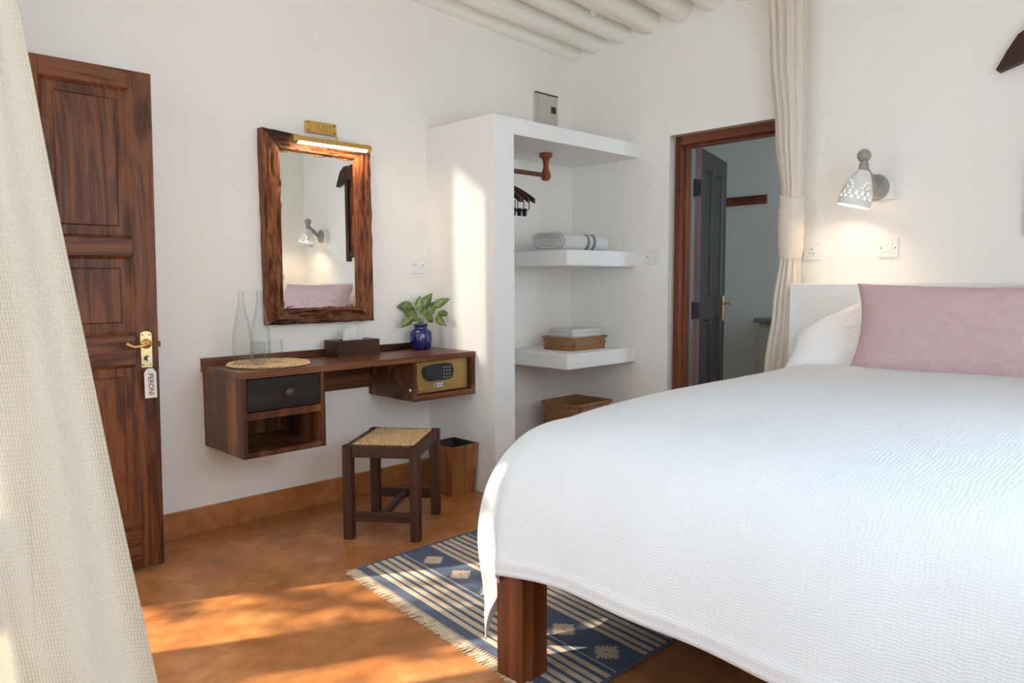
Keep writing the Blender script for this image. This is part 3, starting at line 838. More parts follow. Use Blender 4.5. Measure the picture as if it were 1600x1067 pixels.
for x in (kx - 0.010, kx + 0.044): m.lathe([(0, -0.396), (0.006, -0.3955), (0.0065, -0.394)], (x, 0, 0.6345), 12, 'y')
for k in range(6): m.box(kx + 0.003 + k * 0.005, kx + 0.006 + k * 0.005, -0.3945, -0.394, 0.632, 0.637)
sp('plate_mark', m, INK, sd)
m = MB(); m.lathe([(0, -0.400), (0.010, -0.399), (0.013, -0.392)], (-1.688, 0, 0.622), 18, 'y')
sp('lock_button', m, BRASS, sd, 40)

# ---- objects on the desk
DT = 0.805
mt = thing('round_placemat', 'round braided rattan placemat under the bottles and glasses on the desk', 'placemat', (-2.452, -0.212, DT))
m = MB()
rad = 0.019
while rad < 0.178:
    n = max(14, int(rad * 2 * PI / 0.011))
    pts = [Vector((rad * math.cos(2 * PI * i / n), rad * math.sin(2 * PI * i / n), 0.0055 + (0.0012 if i % 2 else -0.0008))) for i in range(n + 1)]
    m.tube(pts, [0.0056 * (1.12 if i % 2 else 0.86) for i in range(n + 1)], 6, cap=False)
    rad += 0.0102
m.lathe([(0.0, 0.002), (0.172, 0.002), (0.172, 0.006), (0.0, 0.006)], seg=40)
obj('coiled_mat', m, CANE, mt, smooth=60, kind='stuff')
m = MB()
for k in range(92):
    a = 2 * PI * k / 92; r = 0.184
    p = Vector((r * math.cos(a), r * math.sin(a), 0.006)); t = Vector((-math.sin(a), math.cos(a), 0)); rd = Vector((math.cos(a), math.sin(a), 0))
    m.tube([p - rd * 0.009 - t * 0.003 + Vector((0, 0, 0.003)), p + Vector((0, 0, 0.0045)), p + rd * 0.008 + t * 0.003 + Vector((0, 0, -0.002))], [0.003, 0.0058, 0.003], 6)
obj('braided_edge', m, CANE, mt, smooth=60, kind='stuff')

def bottle_profile():
    o_ = [(0.0, 0.0), (0.036, 0.0), (0.041, 0.004), (0.0435, 0.02), (0.0460, 0.06), (0.0465, 0.10), (0.044, 0.145), (0.036, 0.19), (0.026, 0.23), (0.0185, 0.265), (0.0145, 0.295), (0.0135, 0.325), (0.0150, 0.327), (0.0150, 0.340), (0.0142, 0.342)]
    i_ = [(0.0115, 0.342), (0.0112, 0.30), (0.016, 0.265), (0.0235, 0.229), (0.0335, 0.189), (0.0415, 0.145), (0.044, 0.10), (0.0435, 0.06), (0.041, 0.022), (0.036, 0.012), (0.0, 0.014)]
    return o_ + i_
bt = thing('glass_bottle', 'tall clear glass water bottle at the left on the placemat', 'bottle', (-2.560, -0.170, DT + 0.0125), group='glass bottles on the placemat')
m = MB(); m.lathe(bottle_profile(), seg=40, cap=False); obj('glass_body', m, GLASS, bt, smooth=50)
copy_tree(bt, (-2.452, -0.135, DT + 0.0125), label='tall clear glass water bottle in front of the mirror frame corner')
gl = thing('drinking_glass', 'small clear tumbler standing in front of the two bottles', 'glass', (-2.523, -0.255, DT + 0.0125), group='tumblers on the placemat')
m = MB()
m.lathe([(0.0, 0.0), (0.030, 0.0), (0.0345, 0.004), (0.0355, 0.02), (0.0355, 0.080), (0.034, 0.090), (0.0335, 0.094), (0.0365, 0.097), (0.0365, 0.104), (0.0345, 0.106),
         (0.0315, 0.104), (0.0310, 0.095), (0.0325, 0.085), (0.033, 0.03), (0.030, 0.012), (0.0, 0.012)], seg=36, cap=False)
obj('glass_body', m, GLASS, gl, smooth=50)
copy_tree(gl, (-2.417, -0.215, DT + 0.0125), label='small clear tumbler at the right edge of the bottles')

tb = thing('tissue_box', 'dark wooden tissue box cover on the desk below the mirror', 'tissue box', (-1.932, -0.125, DT))
w2, d2, h2 = 0.131, 0.066, 0.087
m = MB()
m.bev(-w2, w2, -d2, -d2 + 0.008, 0, h2, 0.0015).bev(-w2, w2, d2 - 0.008, d2, 0, h2, 0.0015).box(-w2, -w2 + 0.008, -d2 + 0.008, d2 - 0.008, 0, h2).box(w2 - 0.008, w2, -d2 + 0.008, d2 - 0.008, 0, h2)
m.box(-w2 + 0.008, -0.075, -d2 + 0.008, d2 - 0.008, h2 - 0.008, h2 - 0.0005).box(0.075, w2 - 0.008, -d2 + 0.008, d2 - 0.008, h2 - 0.008, h2 - 0.0005)
m.box(-0.075, 0.075, -d2 + 0.008, -0.022, h2 - 0.008, h2 - 0.0005).box(-0.075, 0.075, 0.022, d2 - 0.008, h2 - 0.008, h2 - 0.0005)
obj('box_cover', m, w_stool('x'), tb)
def tfn(u, v):
    t = -1 + 2 * u
    h = 0.062 * math.sqrt(max(0, 1 - t * t)) ** 1.0 + 0.004
    fan = 0.035 + 0.045 * (0.25 + 0.75 * v)
    x = t * (0.056 + 0.010 * v) * (1 if v > 0 else 1)
    z = h2 - 0.02 + (h * 1.15 + 0.016) * v
    y = -0.004 + (0.004 * math.sin(t * 9 + 1) + 0.0035 * math.sin(t * 21)) * v
    return (x, y, z)
m = MB(); m.grid(tfn, 60, 12)
obj('tissue', m, TISSUE, tb, smooth=180, recalc=False, label='white tissue fanned out of the slot')

# vase with leafy stems
vs_ = thing('potted_plant', 'cobalt blue glazed jar with variegated leafy stems at the right end of the desk', 'plant', (-1.462, -0.112, DT))
m = MB()
m.lathe([(0.0, 0.0), (0.044, 0.0), (0.049, 0.003), (0.058, 0.018), (0.064, 0.038), (0.0655, 0.06), (0.0655, 0.088), (0.062, 0.104), (0.052, 0.114), (0.042, 0.119), (0.038, 0.124), (0.0385, 0.136), (0.043, 0.141), (0.044, 0.146), (0.041, 0.149),
         (0.036, 0.147), (0.033, 0.138), (0.033, 0.125), (0.045, 0.11), (0.056, 0.09), (0.055, 0.03), (0.03, 0.012), (0, 0.012)], seg=44, cap=False)
jar = obj('jar', m, BLUE, vs_, smooth=60)
CR = Vector((0.714, -0.70, 0)); CU = Vector((0, 0, 1)); CD = Vector((0.70, 0.714, 0))
# leaf tips and bases measured relative to the jar mouth: (right, up, depth) in metres
leaves = [((-0.02, 0.02, 0.0), (-0.115, 0.105, -0.01), 0.030), ((-0.045, 0.100, 0.02), (-0.140, 0.100, 0.0), 0.034), ((0.0, 0.085, 0.0), (0.070, 0.185, 0.02), 0.032),
          ((0.0, 0.075, -0.02), (-0.005, 0.170, 0.0), 0.026), ((0.075, 0.100, 0.0), (0.175, 0.150, 0.03), 0.026), ((0.030, 0.045, -0.02), (0.085, 0.020, -0.07), 0.026),
          ((0.035, 0.06, 0.0), (0.095, 0.105, 0.0), 0.027), ((0.095, 0.055, -0.02), (0.155, -0.010, -0.05), 0.026), ((0.10, 0.07, 0.02), (0.175, 0.040, 0.05), 0.020),
          ((-0.035, 0.045, -0.02), (-0.108, -0.015, -0.06), 0.026), ((-0.03, 0.06, 0.02), (-0.09, 0.055, -0.02), 0.026), ((-0.02, 0.03, -0.01), (0.02, 0.01, -0.05), 0.016),
          ((-0.035, 0.08, 0.03), (-0.09, 0.085, 0.06), 0.022), ((0.05, 0.11, 0.02), (0.10, 0.125, 0.05), 0.012), ((0.02, 0.05, -0.01), (0.03, 0.100, -0.03), 0.026)]
top = Vector((0, 0, 0.145))
W = lambda t: CR * t[0] + CU * t[1] + CD * t[2]
for (b_, tip, wd_) in leaves:
    B = top + W(b_); T = top + W(tip); ax = (T - B); ln = ax.length
    side = ax.cross(CD * 0.9 + Vector((0, 0, 0.35))).normalized(); nrm = side.cross(ax).normalized()
    if nrm.dot(Vector((0, 0, 1))) < 0: nrm = -nrm
    m = MB()
    def lf(u, v, B=B, ax=ax, side=side, nrm=nrm, wd_=wd_, ln=ln):
        prof = math.sin(PI * min(1, v ** 0.70)) ** 1.05 if 0 < v < 1 else 0.0
        a = (u - 0.5) * 2
        return B + ax * v + side * (a * wd_ * prof) + nrm * (0.16 * ln * math.sin(PI * v) - 0.25 * wd_ * (1 - abs(a)) * prof + 0.002 * math.sin(v * 24 + a))
    m.grid(lf, 8, 14, uvfn=lambda u, v: (u, v))
    lo = obj('leaf', m, LEAF, vs_, smooth=180, recalc=False)
    s0 = Vector((R.uniform(-.012, .012), R.uniform(-.012, .012), 0.10))
    mid = s0.lerp(B, 0.5) + Vector((0, 0, 0.02))
    obj('stem', MB().tube([s0, mid, B], [0.0022, 0.0019, 0.0014], 6), STEM, lo, smooth=60)

# ================================================================== MIRROR AND PICTURE LIGHT
mr = thing('wall_mirror', 'tall rectangular mirror in a rustic weathered wood frame above the desk', 'mirror', (-2.06, 0, 1.46))
OM = (-2.06, 0, 1.46)
OC = [(-2.372, 1.958), (-1.748, 1.922), (-1.745, 0.984), (-2.370, 0.984)]         # slightly uneven outer corners (x, z)
IC = [(-2.262, 1.848), (-1.862, 1.848), (-1.866, 1.080), (-2.264, 1.080)]
def frame_piece(name, i, j, mat_, seed, gouge):
    m = MB(); n, k = 110, 18
    def fn(u, v):
        O = Vector((OC[i][0], 0, OC[i][1])).lerp(Vector((OC[j][0], 0, OC[j][1])), u)
        I = Vector((IC[i][0], 0, IC[i][1])).lerp(Vector((IC[j][0], 0, IC[j][1])), u)
        # v runs over the profile: outer back -> outer front -> inner front -> inner back
        if v < 0.12: t, d = 0.0, 0.06 * v / 0.12
        elif v > 0.88: t, d = 1.0, 0.034 * (1 - v) / 0.12
        else:
            t = (v - 0.12) / 0.76; d = 0.060 - 0.010 * t - (0.016 if t > 0.80 else 0.0)
        p = O.lerp(I, t)
        al = u * (OC[i] != OC[j]) * 8.0
        g = nz(al * 0.8, t * 5 + seed, seed * 3.1) 
        g2 = nz(al * 2.6, t * 13, seed * 7.7)
        if 0.12 <= v <= 0.88:
            d += 0.007 * g + 0.004 * g2
            d -= gouge * max(0, nz(al * 0.55, t * 9 + 3, seed) - 0.12) * 0.06
        e = 0.004 * nz(al * 1.5, seed, 1) if t == 0 else 0
        cdir = (O - I).normalized()
        return (p.x + cdir.x * e, -max(0.002, d), p.z + cdir.z * e)
    m.grid(fn, n, k)
    return obj(name, m, mat_, mr, smooth=45, origin=OM)
frame_piece('frame_side', 0, 3, RUSTIC_V, 1.3, 1.0)
frame_piece('frame_side', 1, 2, RUSTIC_V, 5.1, 0.3)
frame_piece('frame_rail', 0, 1, RUSTIC_H, 8.8, 0.3)
frame_piece('frame_rail', 3, 2, RUSTIC_H, 3.7, 0.8)
m = MB(); m.add([(-2.28, -0.036, 1.06), (-1.845, -0.036, 1.06), (-1.845, -0.036, 1.865), (-2.28, -0.036, 1.865)], [(0, 1, 2, 3)])
m2 = MB(); m2.box(-2.275, -1.85, -0.036, -0.004, 1.065, 1.86)
obj('mirror_glass', m2, MIRROR, mr, origin=OM)

pli = thing('picture_light', 'slim brass picture light glowing above the mirror', 'wall lamp', (-2.02, 0, 2.005))
OP = (-2.02, 0, 2.005)
obj('back_plate', MB().bev(-2.112, -1.934, -0.020, 0.0, 1.974, 2.036, 0.002), BRASS, pli, origin=OP)
for x, z in ((-2.10, 2.025), (-2.10, 1.986), (-1.946, 2.025), (-1.946, 1.986)):
    m = MB(); m.lathe([(0, -0.023), (0.004, -0.0225), (0.0045, -0.02)], (x, 0, z), 10, 'y')
    obj('screw', m, BRASS_DARK, pli, origin=OP)
m = MB()
m.lathe([(0, -0.036), (0.008, -0.034), (0.010, -0.02)], (-2.035, 0, 2.008), 14, 'y')
m.tube([(-2.035, -0.03, 2.008), (-2.02, -0.05, 2.015), (-2.0, -0.075, 2.010), (-1.985, -0.095, 1.98), (-1.98, -0.10, 1.93)], 0.0045, 8)
m.box(-2.0, -1.965, -0.117, -0.10, 1.905, 1.932)
obj('arm', m, BRASS, pli, smooth=50, origin=OP)
m = MB()
sh_ = []
for k in range(17):
    a = math.radians(-10 + 215 * k / 16); sh_.append((0.021 * math.cos(a), 0.021 * math.sin(a)))
n_ = len(sh_)
vs = [(x, -0.105 - c * 1.0, 1.913 + s_) for x in (-2.236, -1.786) for c, s_ in [(-q[0], q[1]) for q in sh_]]
m.add(vs, [(i, i + 1, n_ + i + 1, n_ + i) for i in range(n_ - 1)])
for x in (-2.236, -1.786): m.lathe([(0, -0.004), (0.021, -0.003), (0.0215, 0.0), (0.021, 0.022), (0, 0.023)] if x < -2 else [(0, 0.004), (0.021, 0.003), (0.0215, 0.0), (0.021, -0.022), (0, -0.023)], (x, -0.105, 1.913), 20, 'x')
hood = obj('hood', m, BRASS, pli, smooth=50, origin=OP)
m = MB(); m.tube([(-2.212, -0.106, 1.909), (-1.81, -0.106, 1.909)], 0.0165, 12)
obj('light_tube', m, LED, hood, smooth=50, origin=OP)
pl2 = lamp('picture_light_glow', 'AREA', (-2.01, -0.108, 1.890), (0, 0.25, -1), shape='RECTANGLE', size=0.4, size_y=0.02, energy=2.2, color=(1.0, 0.72, 0.42))
pl2.parent = pli; pl2.location = (0.01, -0.108, -0.115)

# switches and sockets
def plate_thing(loc, normal, label, kind, group=None):
    """86 mm accessory in local coords: x across, z up, +(-y) outward; rotated for the back wall"""
    rz = 0 if normal == 'A' else -PI / 2
    t = thing('wall_socket' if kind == 'socket' else 'light_switch', label, 'socket' if kind == 'socket' else 'switch', loc, rz, group)
    obj('face_plate', MB().bev(-0.049, 0.049, -0.010, 0.0, -0.049, 0.049, 0.003, seg=2), WPLASTIC, t)
    m = MB(); m.bev(-0.026, 0.026, -0.0125, -0.0100, -0.028, 0.024, 0.001) if kind == 'socket' else m.bev(-0.020, 0.020, -0.0135, -0.010, -0.024, 0.024, 0.0015)
    obj('socket_insert' if kind == 'socket' else 'rocker', m, WPLASTIC, t)
    m = MB()
    if kind == 'socket':
        for q in ((-0.0025, 0.0025, 0.006, 0.014), (-0.014, -0.008, -0.016, -0.011), (0.008, 0.014, -0.016, -0.011)):
            obj('pin_hole', MB().box(q[0], q[1], -0.0130, -0.0124, q[2], q[3]), DARKHOLE, t)
    else:
        for x in (-0.035, 0.035):
            m = MB(); m.lathe([(0, -0.0108), (0.0035, -0.0105), (0.0035, -0.010)], (x, 0, 0), 10, 'y'); obj('screw', m, DARKHOLE, t)
    return t
plate_thing((-1.395, 0, 1.297), 'A', 'white square switch on the left wall beside the wardrobe', 'switch')
plate_thing((-1.398, 0, 1.085), 'A', 'white socket plate on the wall behind the plant leaves', 'socket')
plate_thing((0, -0.702, 1.353), 'B', 'white switch between the wardrobe shelf and the bathroom doorway', 'switch')
plate_thing((0, -1.768, 1.358), 'B', 'white socket beside the tied curtain', 'socket')
plate_thing((0, -2.165, 1.362), 'B', 'white switch on the wall below the near bedside lamp', 'switch')

# ================================================================== STOOL, BIN, RUG
st = thing('cane_stool', 'dark wooden stool with a woven cane seat in front of the desk', 'stool', (-2.295, -0.590, 0), math.radians(38.5))
# local x = long side (0.45) going away to the right, local y = -short side (0.365)
SL, SW, SH = 0.455, 0.365, 0.445; lg = 0.046
for lx in (0, SL - lg):
    for ly in (-SW, -lg):
        obj('leg', MB().bev(lx, lx + lg, ly, ly + lg, 0, SH, 0.003), w_stool('z'), st)
for ly in (-SW + 0.006, -lg + 0.006):
    obj('seat_rail', MB().bev(lg, SL - lg, ly, ly + lg - 0.012, SH - 0.056, SH - 0.002, 0.002), w_stool('x'), st)
for lx in (0.006, SL - lg + 0.006):
    obj('seat_rail', MB().bev(lx, lx + lg - 0.012, -SW + lg, -lg, SH - 0.056, SH - 0.002, 0.002), w_stool('y'), st)
for lx in (0.008, SL - lg + 0.008):
    obj('stretcher', MB().bev(lx, lx + 0.026, -SW + lg, -lg, 0.085, 0.130, 0.002), w_stool('y'), st)
obj('stretcher', MB().bev(0.034, SL - 0.038, -SW / 2 - 0.016, -SW / 2 + 0.016, 0.098, 0.122, 0.002), w_stool('x'), st)
m = MB(); y = -SW + lg - 0.006; rowi = 0
xa, xb = lg - 0.008, SL - lg + 0.008
obj('strand_gap_shade', MB().box(xa, xb, -SW + lg - 0.008, -lg + 0.008, SH - 0.016, SH - 0.008), plain('shaded_cane', srgb(96, 68, 42), 0.8), st)  # dark sheet under the strands, shade of the gaps put into its colour
while y < -lg + 0.006:
    n = 24
    pts = [Vector((xa + (xb - xa) * i / n, y + (0.0012 if (i + rowi) % 2 else -0.0012), SH - 0.002 + (0.0022 if (i + rowi) % 2 else -0.0012))) for i in range(n + 1)]
    m.tube(pts, [0.0043 * (1.08 if (i + rowi) % 2 else 0.84) for i in range(n + 1)], 6); y += 0.0122; rowi += 1
x = xa + 0.012
while x < xb:
    m.tube([(x, -SW + lg - 0.004, SH - 0.001), (x, -lg + 0.004, SH - 0.001)], 0.0016, 5); x += 0.022
obj('cane_seat', m, CANE, st, smooth=60, kind='stuff')

bn = thing('waste_bin', 'square tapered brown wooden waste bin on the floor against the wardrobe side', 'bin', (-1.42, -0.355, 0))
def tapered(m, b, t, h, th, mi=0):
    bx, by = b; tx, ty = t
    O = [(-bx, -by, 0), (bx, -by, 0), (bx, by, 0), (-bx, by, 0), (-tx, -ty, h), (tx, -ty, h), (tx, ty, h), (-tx, ty, h)]
    I = [(-bx + th, -by + th, 0.02), (bx - th, -by + th, 0.02), (bx - th, by - th, 0.02), (-bx + th, by - th, 0.02), (-tx + th, -ty + th, h), (tx - th, -ty + th, h), (tx - th, ty - th, h), (-tx + th, ty - th, h)]
    m.add(O + I, [(3, 2, 1, 0), (0, 1, 5, 4), (1, 2, 6, 5), (2, 3, 7, 6), (3, 0, 4, 7), (4, 5, 13, 12), (5, 6, 14, 13), (6, 7, 15, 14), (7, 4, 12, 15)], 0)
    o_ = len(m.v) - 8
    m.f += [tuple(o_ + i for i in f) for f in ((0, 1, 2, 3), (4, 5, 1, 0), (5, 6, 2, 1), (6, 7, 3, 2), (7, 4, 0, 3))]; m.mi += [1] * 5
m = MB(); tapered(m, (0.084, 0.074), (0.100, 0.110), 0.288, 0.009)
for v in m.v: v.x += 0 if v.z < .1 else -0.012
obj('bin_body', m, [BINWOOD, BINDARK], bn, recalc=False)

rug = thing('striped_rug', 'blue and beige striped flat-woven rug with diamond motifs partly under the bed', 'rug', (-2.0, -1.6, 0))
RL, RW = 1.9, 1.277
def rx0(v): return -2.455 - 0.098 * v
def band(u):
    if u > RL / 2: u = RL - u
    if u < 0.045: return 1
    if u < 0.225:
        t = (u - 0.045) % 0.036; return 0 if t < 0.0215 else 1
    if u < 0.385:
        if 0.008 < u - 0.225 < 0.0125 or 0.008 < 0.385 - u < 0.0125: return 0
        return 2
    if u < 0.60:
        t = (u - 0.385) % 0.0358; return 0 if t < 0.0215 else 1
    if 0.608 < u < 0.6125: return 0
    if u < 0.76: return 2
    t = (u - 0.76) % 0.036; return 0 if t < 0.0215 else 1
def pat(u, v):
    b_ = band(u)
    if b_ == 2:
        uu = min(u, RL - u)
        cu_ = 0.305 if uu < 0.5 else 0.686
        for k in range(6):
            dv = abs(v - (0.153 + 0.2035 * k)); du = abs(uu - cu_)
            row = int(dv / 0.0052)
            lim = 0.052 - 0.0052 * row * 0.86 if row < 10 else 0
            lim -= 0.010 if row % 2 else 0.0
            if du < lim and not (dv < 0.005 and du < 0.004): return 0
        return 1
    return b_
NU, NV = 340, 245
def rz_(x, y): return 0.006 + 0.0012 * nz(x * 3, y * 3, 0)
m = MB()
m.grid(lambda u, v: (rx0(v * RW) + u * RL, -0.952 - v * RW + 0.004 * math.sin(u * 9), rz_(u * RL, v * RW)), NU, NV, mfn=lambda i, j: pat((i + .5) / NU * RL, (j + .5) / NV * RW))
OR = (-2.0, -1.6, 0)
obj('rug_weave', m, [BEIGE, NAVY], rug, smooth=60, origin=OR)
for v_, s_ in ((0.0, 1), (RW, -1)):
    m = MB(); m.tube([(rx0(v_) + RL * i / 60, -0.952 - v_ + 0.004 * math.sin(i / 60 * 9), 0.0055) for i in range(61)], 0.0052, 6)
    obj('bound_edge', m, NAVY, rug, smooth=60, origin=OR)
m = MB(); rf = random.Random(3)
for k in range(96):
    v_ = RW * (k + 0.5) / 96
    base = Vector((rx0(v_) + 0.004, -0.952 - v_, 0.006))
    for q in range(4):
        sp_ = (q - 1.5) * 0.0042
        L_ = rf.uniform(0.045, 0.062); bend = rf.uniform(-0.012, 0.012) + 0.012
        p1 = base + Vector((-0.015, sp_ * 0.5, 0.001))
        p2 = base + Vector((-L_ * 0.6, sp_ + bend * 0.4, -0.001)); p3 = base + Vector((-L_, sp_ * 1.5 + bend, -0.003))
        m.tube([base, p1, p2, p3], [0.0018, 0.0019, 0.0017, 0.0009], 5)
obj('fringe', m, BEIGE, rug, smooth=60, origin=OR, kind='stuff')

# ================================================================== BED
bed = thing('bed', 'dark wooden bed frame with thick square legs under the white blanket', 'bed', (-1.28, -2.80, 0))
OB = (-1.28, -2.80, 0)
for x_ in (-2.596, -0.30):
    for yy0 in (-2.066, -3.65):
        obj('leg', MB().bev(x_, x_ + 0.110, yy0, yy0 + 0.110, 0, 0.43, 0.003), BEDWOOD, bed, origin=OB)
obj('side_rail', MB().bev(-2.47, -0.2, -2.01, -1.97, 0.37, 0.50, 0.003), w_stool('x'), bed, origin=OB)
obj('side_rail', MB().bev(-2.47, -0.2, -3.63, -3.59, 0.37, 0.50, 0.003), w_stool('x'), bed, origin=OB)
obj('foot_rail', MB().bev(-2.54, -2.50, -3.55, -2.052, 0.37, 0.50, 0.003), w_stool('y'), bed, origin=OB)
obj('slat_base', MB().bev(-2.50, -0.19, -3.59, -2.01, 0.46, 0.50, 0.003), w_stool('y'), bed, origin=OB)
mat_t = thing('mattress', 'white sheeted mattress showing as a pale strip below the pillows', 'mattress', (-1.27, -2.80, 0.50))
hb = obj('headboard', MB().bev(-0.175, 0.0, -3.88, -1.722, 0.0, 1.180, 0.006, seg=2), PLASTER_SMOOTH)
hb.data.transform(Matrix.Translation((0.0875, 2.8, 0))); hb.location = (-0.0875, -2.8, 0)
tag(hb, 'low white plastered headboard wall behind the bed', 'headboard')

# blanket: flat cloth coordinates draped over a rounded bed edge
CXc, CYc, ZT, RHO = -2.295, -2.02, 0.808, 0.20
CY2 = -3.58; LO = 0.605
# how the cloth turns over the mattress edge: slope angle (degrees) against arc length
TURN = [(0.0, 5.0), (0.12, 18.0), (0.22, 42.0), (0.34, 66.0), (0.49, 80.0), (0.62, 85.0), (3.0, 86.0)]
TURN_SIDE = [(0.0, 8.0), (0.07, 24.0), (0.15, 56.0), (0.24, 76.0), (0.40, 83.0), (3.0, 85.0)]
def make_prof(turn):
    pr = [(0.0, 0.0, 0.0)]
    for i in range(1, 301):
        s_ = (i - 0.5) * 0.005
        for a, b_ in zip(turn, turn[1:]):
            if s_ <= b_[0]:
                g = math.radians(a[1] + (b_[1] - a[1]) * (s_ - a[0]) / (b_[0] - a[0])); break
        pr.append((i * 0.005, pr[-1][1] + 0.005 * math.cos(g), pr[-1][2] + 0.005 * math.sin(g)))
    return pr
PROF, PROF_SIDE = make_prof(TURN), make_prof(TURN_SIDE)
def prof_hd(pr, r):
    i = min(299, int(r / 0.005)); t = r / 0.005 - i; a, b_ = pr[i], pr[i + 1]
    return a[1] + (b_[1] - a[1]) * t, a[2] + (b_[2] - a[2]) * t
def drape(cu_, cv_):
    """cu: along -x from head, cv: along y"""
    x, y = cu_, cv_
    dx = max(0.0, CXc - x); dyl = max(0.0, y - CYc); dyr = max(0.0, CY2 - y); dy = max(dyl, dyr); sg = 1 if dyl > 0 else -1
    r = math.hypot(dx, dy)
    bx = max(x, CXc); by = min(max(y, CY2), CYc)
    soft = 0.005 * nz(x * 1.6, y * 1.6, 3) + 0.0025 * nz(x * 5, y * 3.2, 7)
    ex = max(0, 1 - (bx - CXc) / 0.70); ey = max(0, 1 - min(CYc - by, by - CY2) / 0.25)
    crown = -0.028 * ex * ex - 0.016 * ey * ey
    if r < 1e-6:
        return (bx, by, ZT + crown + soft)
    ux, uy = -dx / r, sg * dy / r
    hf, df = prof_hd(PROF, r); hs, ds = prof_hd(PROF_SIDE, r)
    w_ = uy * uy; d = df * (1 - w_) + ds * w_
    sq = (abs(ux) ** 5 + abs(uy) ** 5) ** -0.2 if dx > 0 and dyl + dyr > 0 else 1.0   # a squarer corner than the plain arc
    k0 = 2 * abs(ux * uy)
    t_ = min(1.0, max(0.0, (r - 0.30) / 0.55)); sq *= 1 - 0.25 * k0 * t_ * t_ * (3 - 2 * t_)                     # the hanging corner tucks in behind the leg
    hf *= sq; hs *= sq; h = 0.0
    th = math.atan2(dy, dx)                  # 0 = foot face, pi/2 = side face
    hang = max(0, r - RHO)
    k = math.sin(2 * th) if dx > 0 and dy > 0 else 0
    fold = 0.022 * math.sin(th * 9 + 0.7) * k * min(1, hang / 0.35) 
    # long shallow waves on the straight sides
    s_ = y if dx > dy else x
    wave = (0.012 * math.sin(s_ * 6.1 + 1.1) + 0.008 * math.sin(s_ * 13 + 2)) * min(1, hang / 0.4) * (1 - k)
    h += fold + wave + 0.003 * nz(x * 7, y * 7, 1) * min(1, hang / .1)
    d *= 1.0 - 0.02 * math.sin(s_ * 5.0)
    tx, ty = -uy, ux
    tw_ = 0.03 * math.sin(th * 6) * k * min(1, hang / 0.4)
    return (bx + ux * (h + hf) + tx * tw_, by + uy * (h + hs) + ty * tw_, ZT + crown + soft - d)
bx0, bx1 = CXc - LO, -0.66
by0, by1 = CYc + LO, CY2 - LO * 0.96
def lin(a, b_, n, fine_a=None): return [a + (b_ - a) * i / n for i in range(n + 1)]
xsn = lin(bx0, CXc + 0.05, 62) + lin(CXc + 0.05, bx1, 60)[1:]
ysn = lin(by0, CYc - 0.05, 62) + lin(CYc - 0.05, CY2, 80)[1:] + lin(CY2, by1, 30)[1:]
m = MB()
nxs, nys = len(xsn) - 1, len(ysn) - 1
def bl(u, v):
    x, y = xsn[round(u * nxs)], ysn[round(v * nys)]
    p = drape(x, y)
    # stitched hem: a slightly proud band along the edge
    e = min(x - bx0, by0 - y, y - by1)
    if 0.030 < e < 0.045: p = (p[0] - 0.004, p[1], p[2])
    if x > -0.80:                            # top edge lifts a little and lies on the sheet
        p = (p[0], p[1], p[2] + 0.004)
    return p
m.grid(bl, nxs, nys, uvfn=lambda u, v: (xsn[round(u * nxs)], ysn[round(v * nys)]))
OBk = (-1.6, -2.80, 0.75)
blk = obj('blanket', m, MUSLIN, None, smooth=180, origin=OBk, recalc=False)
sm = blk.modifiers.new('thickness', 'SOLIDIFY'); sm.thickness = 0.005; sm.offset = 0.0
tag(blk, 'white muslin blanket draped over the bed and hanging past its foot', 'blanket')

# mattress: core block plus a fitted sheet that follows the same rounded edges just under the blanket
m = MB(); m.bev(-2.40, -0.20, -3.60, -2.00, 0.50, 0.69, 0.04, seg=3)
obj('mattress_core', m, SHEET, mat_t, smooth=60, origin=(-1.27, -2.80, 0.50))
m = MB(); sx_ = lin(CXc - 0.30, -0.19, 60); sy_ = lin(CYc + 0.28, CY2 - 0.28, 60)
def shf(u, v):
    p = drape(sx_[round(u * 60)], sy_[round(v * 60)]); c_ = Vector((-1.2, -2.8, 0.5))
    q = Vector(p); q.z -= 0.011; d_ = Vector((c_.x - q.x if q.x < -2.3 else 0, c_.y - q.y if abs(q.y + 2.8) > 0.66 else 0, 0))
    return q + (d_.normalized() * 0.010 if d_.length > 0 else Vector())
m.grid(shf, 60, 60, uvfn=lambda u, v: (u * 2.4, v * 2))
obj('fitted_sheet', m, SHEET, mat_t, smooth=180, origin=(-1.27, -2.80, 0.50), recalc=False)

def cushion(W_, H_, T_, seed, pinch=0.07, n=44, plump=0.42, wr=0.006):
    m = MB()
    for sgn in (1, -1):
        def fn(u, v, sgn=sgn):
            a, b_ = -1 + 2 * u, -1 + 2 * v
            x = a * W_ / 2 * (1 - pinch * (1 - b_ * b_)); z = b_ * H_ / 2 * (1 - pinch * 1.2 * (1 - a * a))
            t = T_ / 2 * ((1 - a ** 4) * (1 - b_ ** 4)) ** plump
            t *= 1 + 0.10 * nz(a * 2 + seed, b_ * 2, sgn * 3)
            ed = 1 - min(1, (1 - max(abs(a), abs(b_))) * 3.0)
            t += wr * nz(a * 9 + seed, b_ * 9, 2) * (1 - abs(a) ** 8) * (1 - abs(b_) ** 8) + 0.6 * wr * math.sin(a * 30 + b_ * 8) * ed * (1 - max(abs(a), abs(b_)) ** 20) * 0.5
            return (x, -sgn * max(t, 0.0), z)
        m.grid(fn, n, n, uvfn=lambda u, v: (u * W_, v * H_))
    return m
def place(mb, c, rx, rz, ry=0):
    return mb.xf(Matrix.Translation(c) @ Matrix.Rotation(rz, 4, 'Z') @ Matrix.Rotation(rx, 4, 'X') @ Matrix.Rotation(ry, 4, 'Y'))
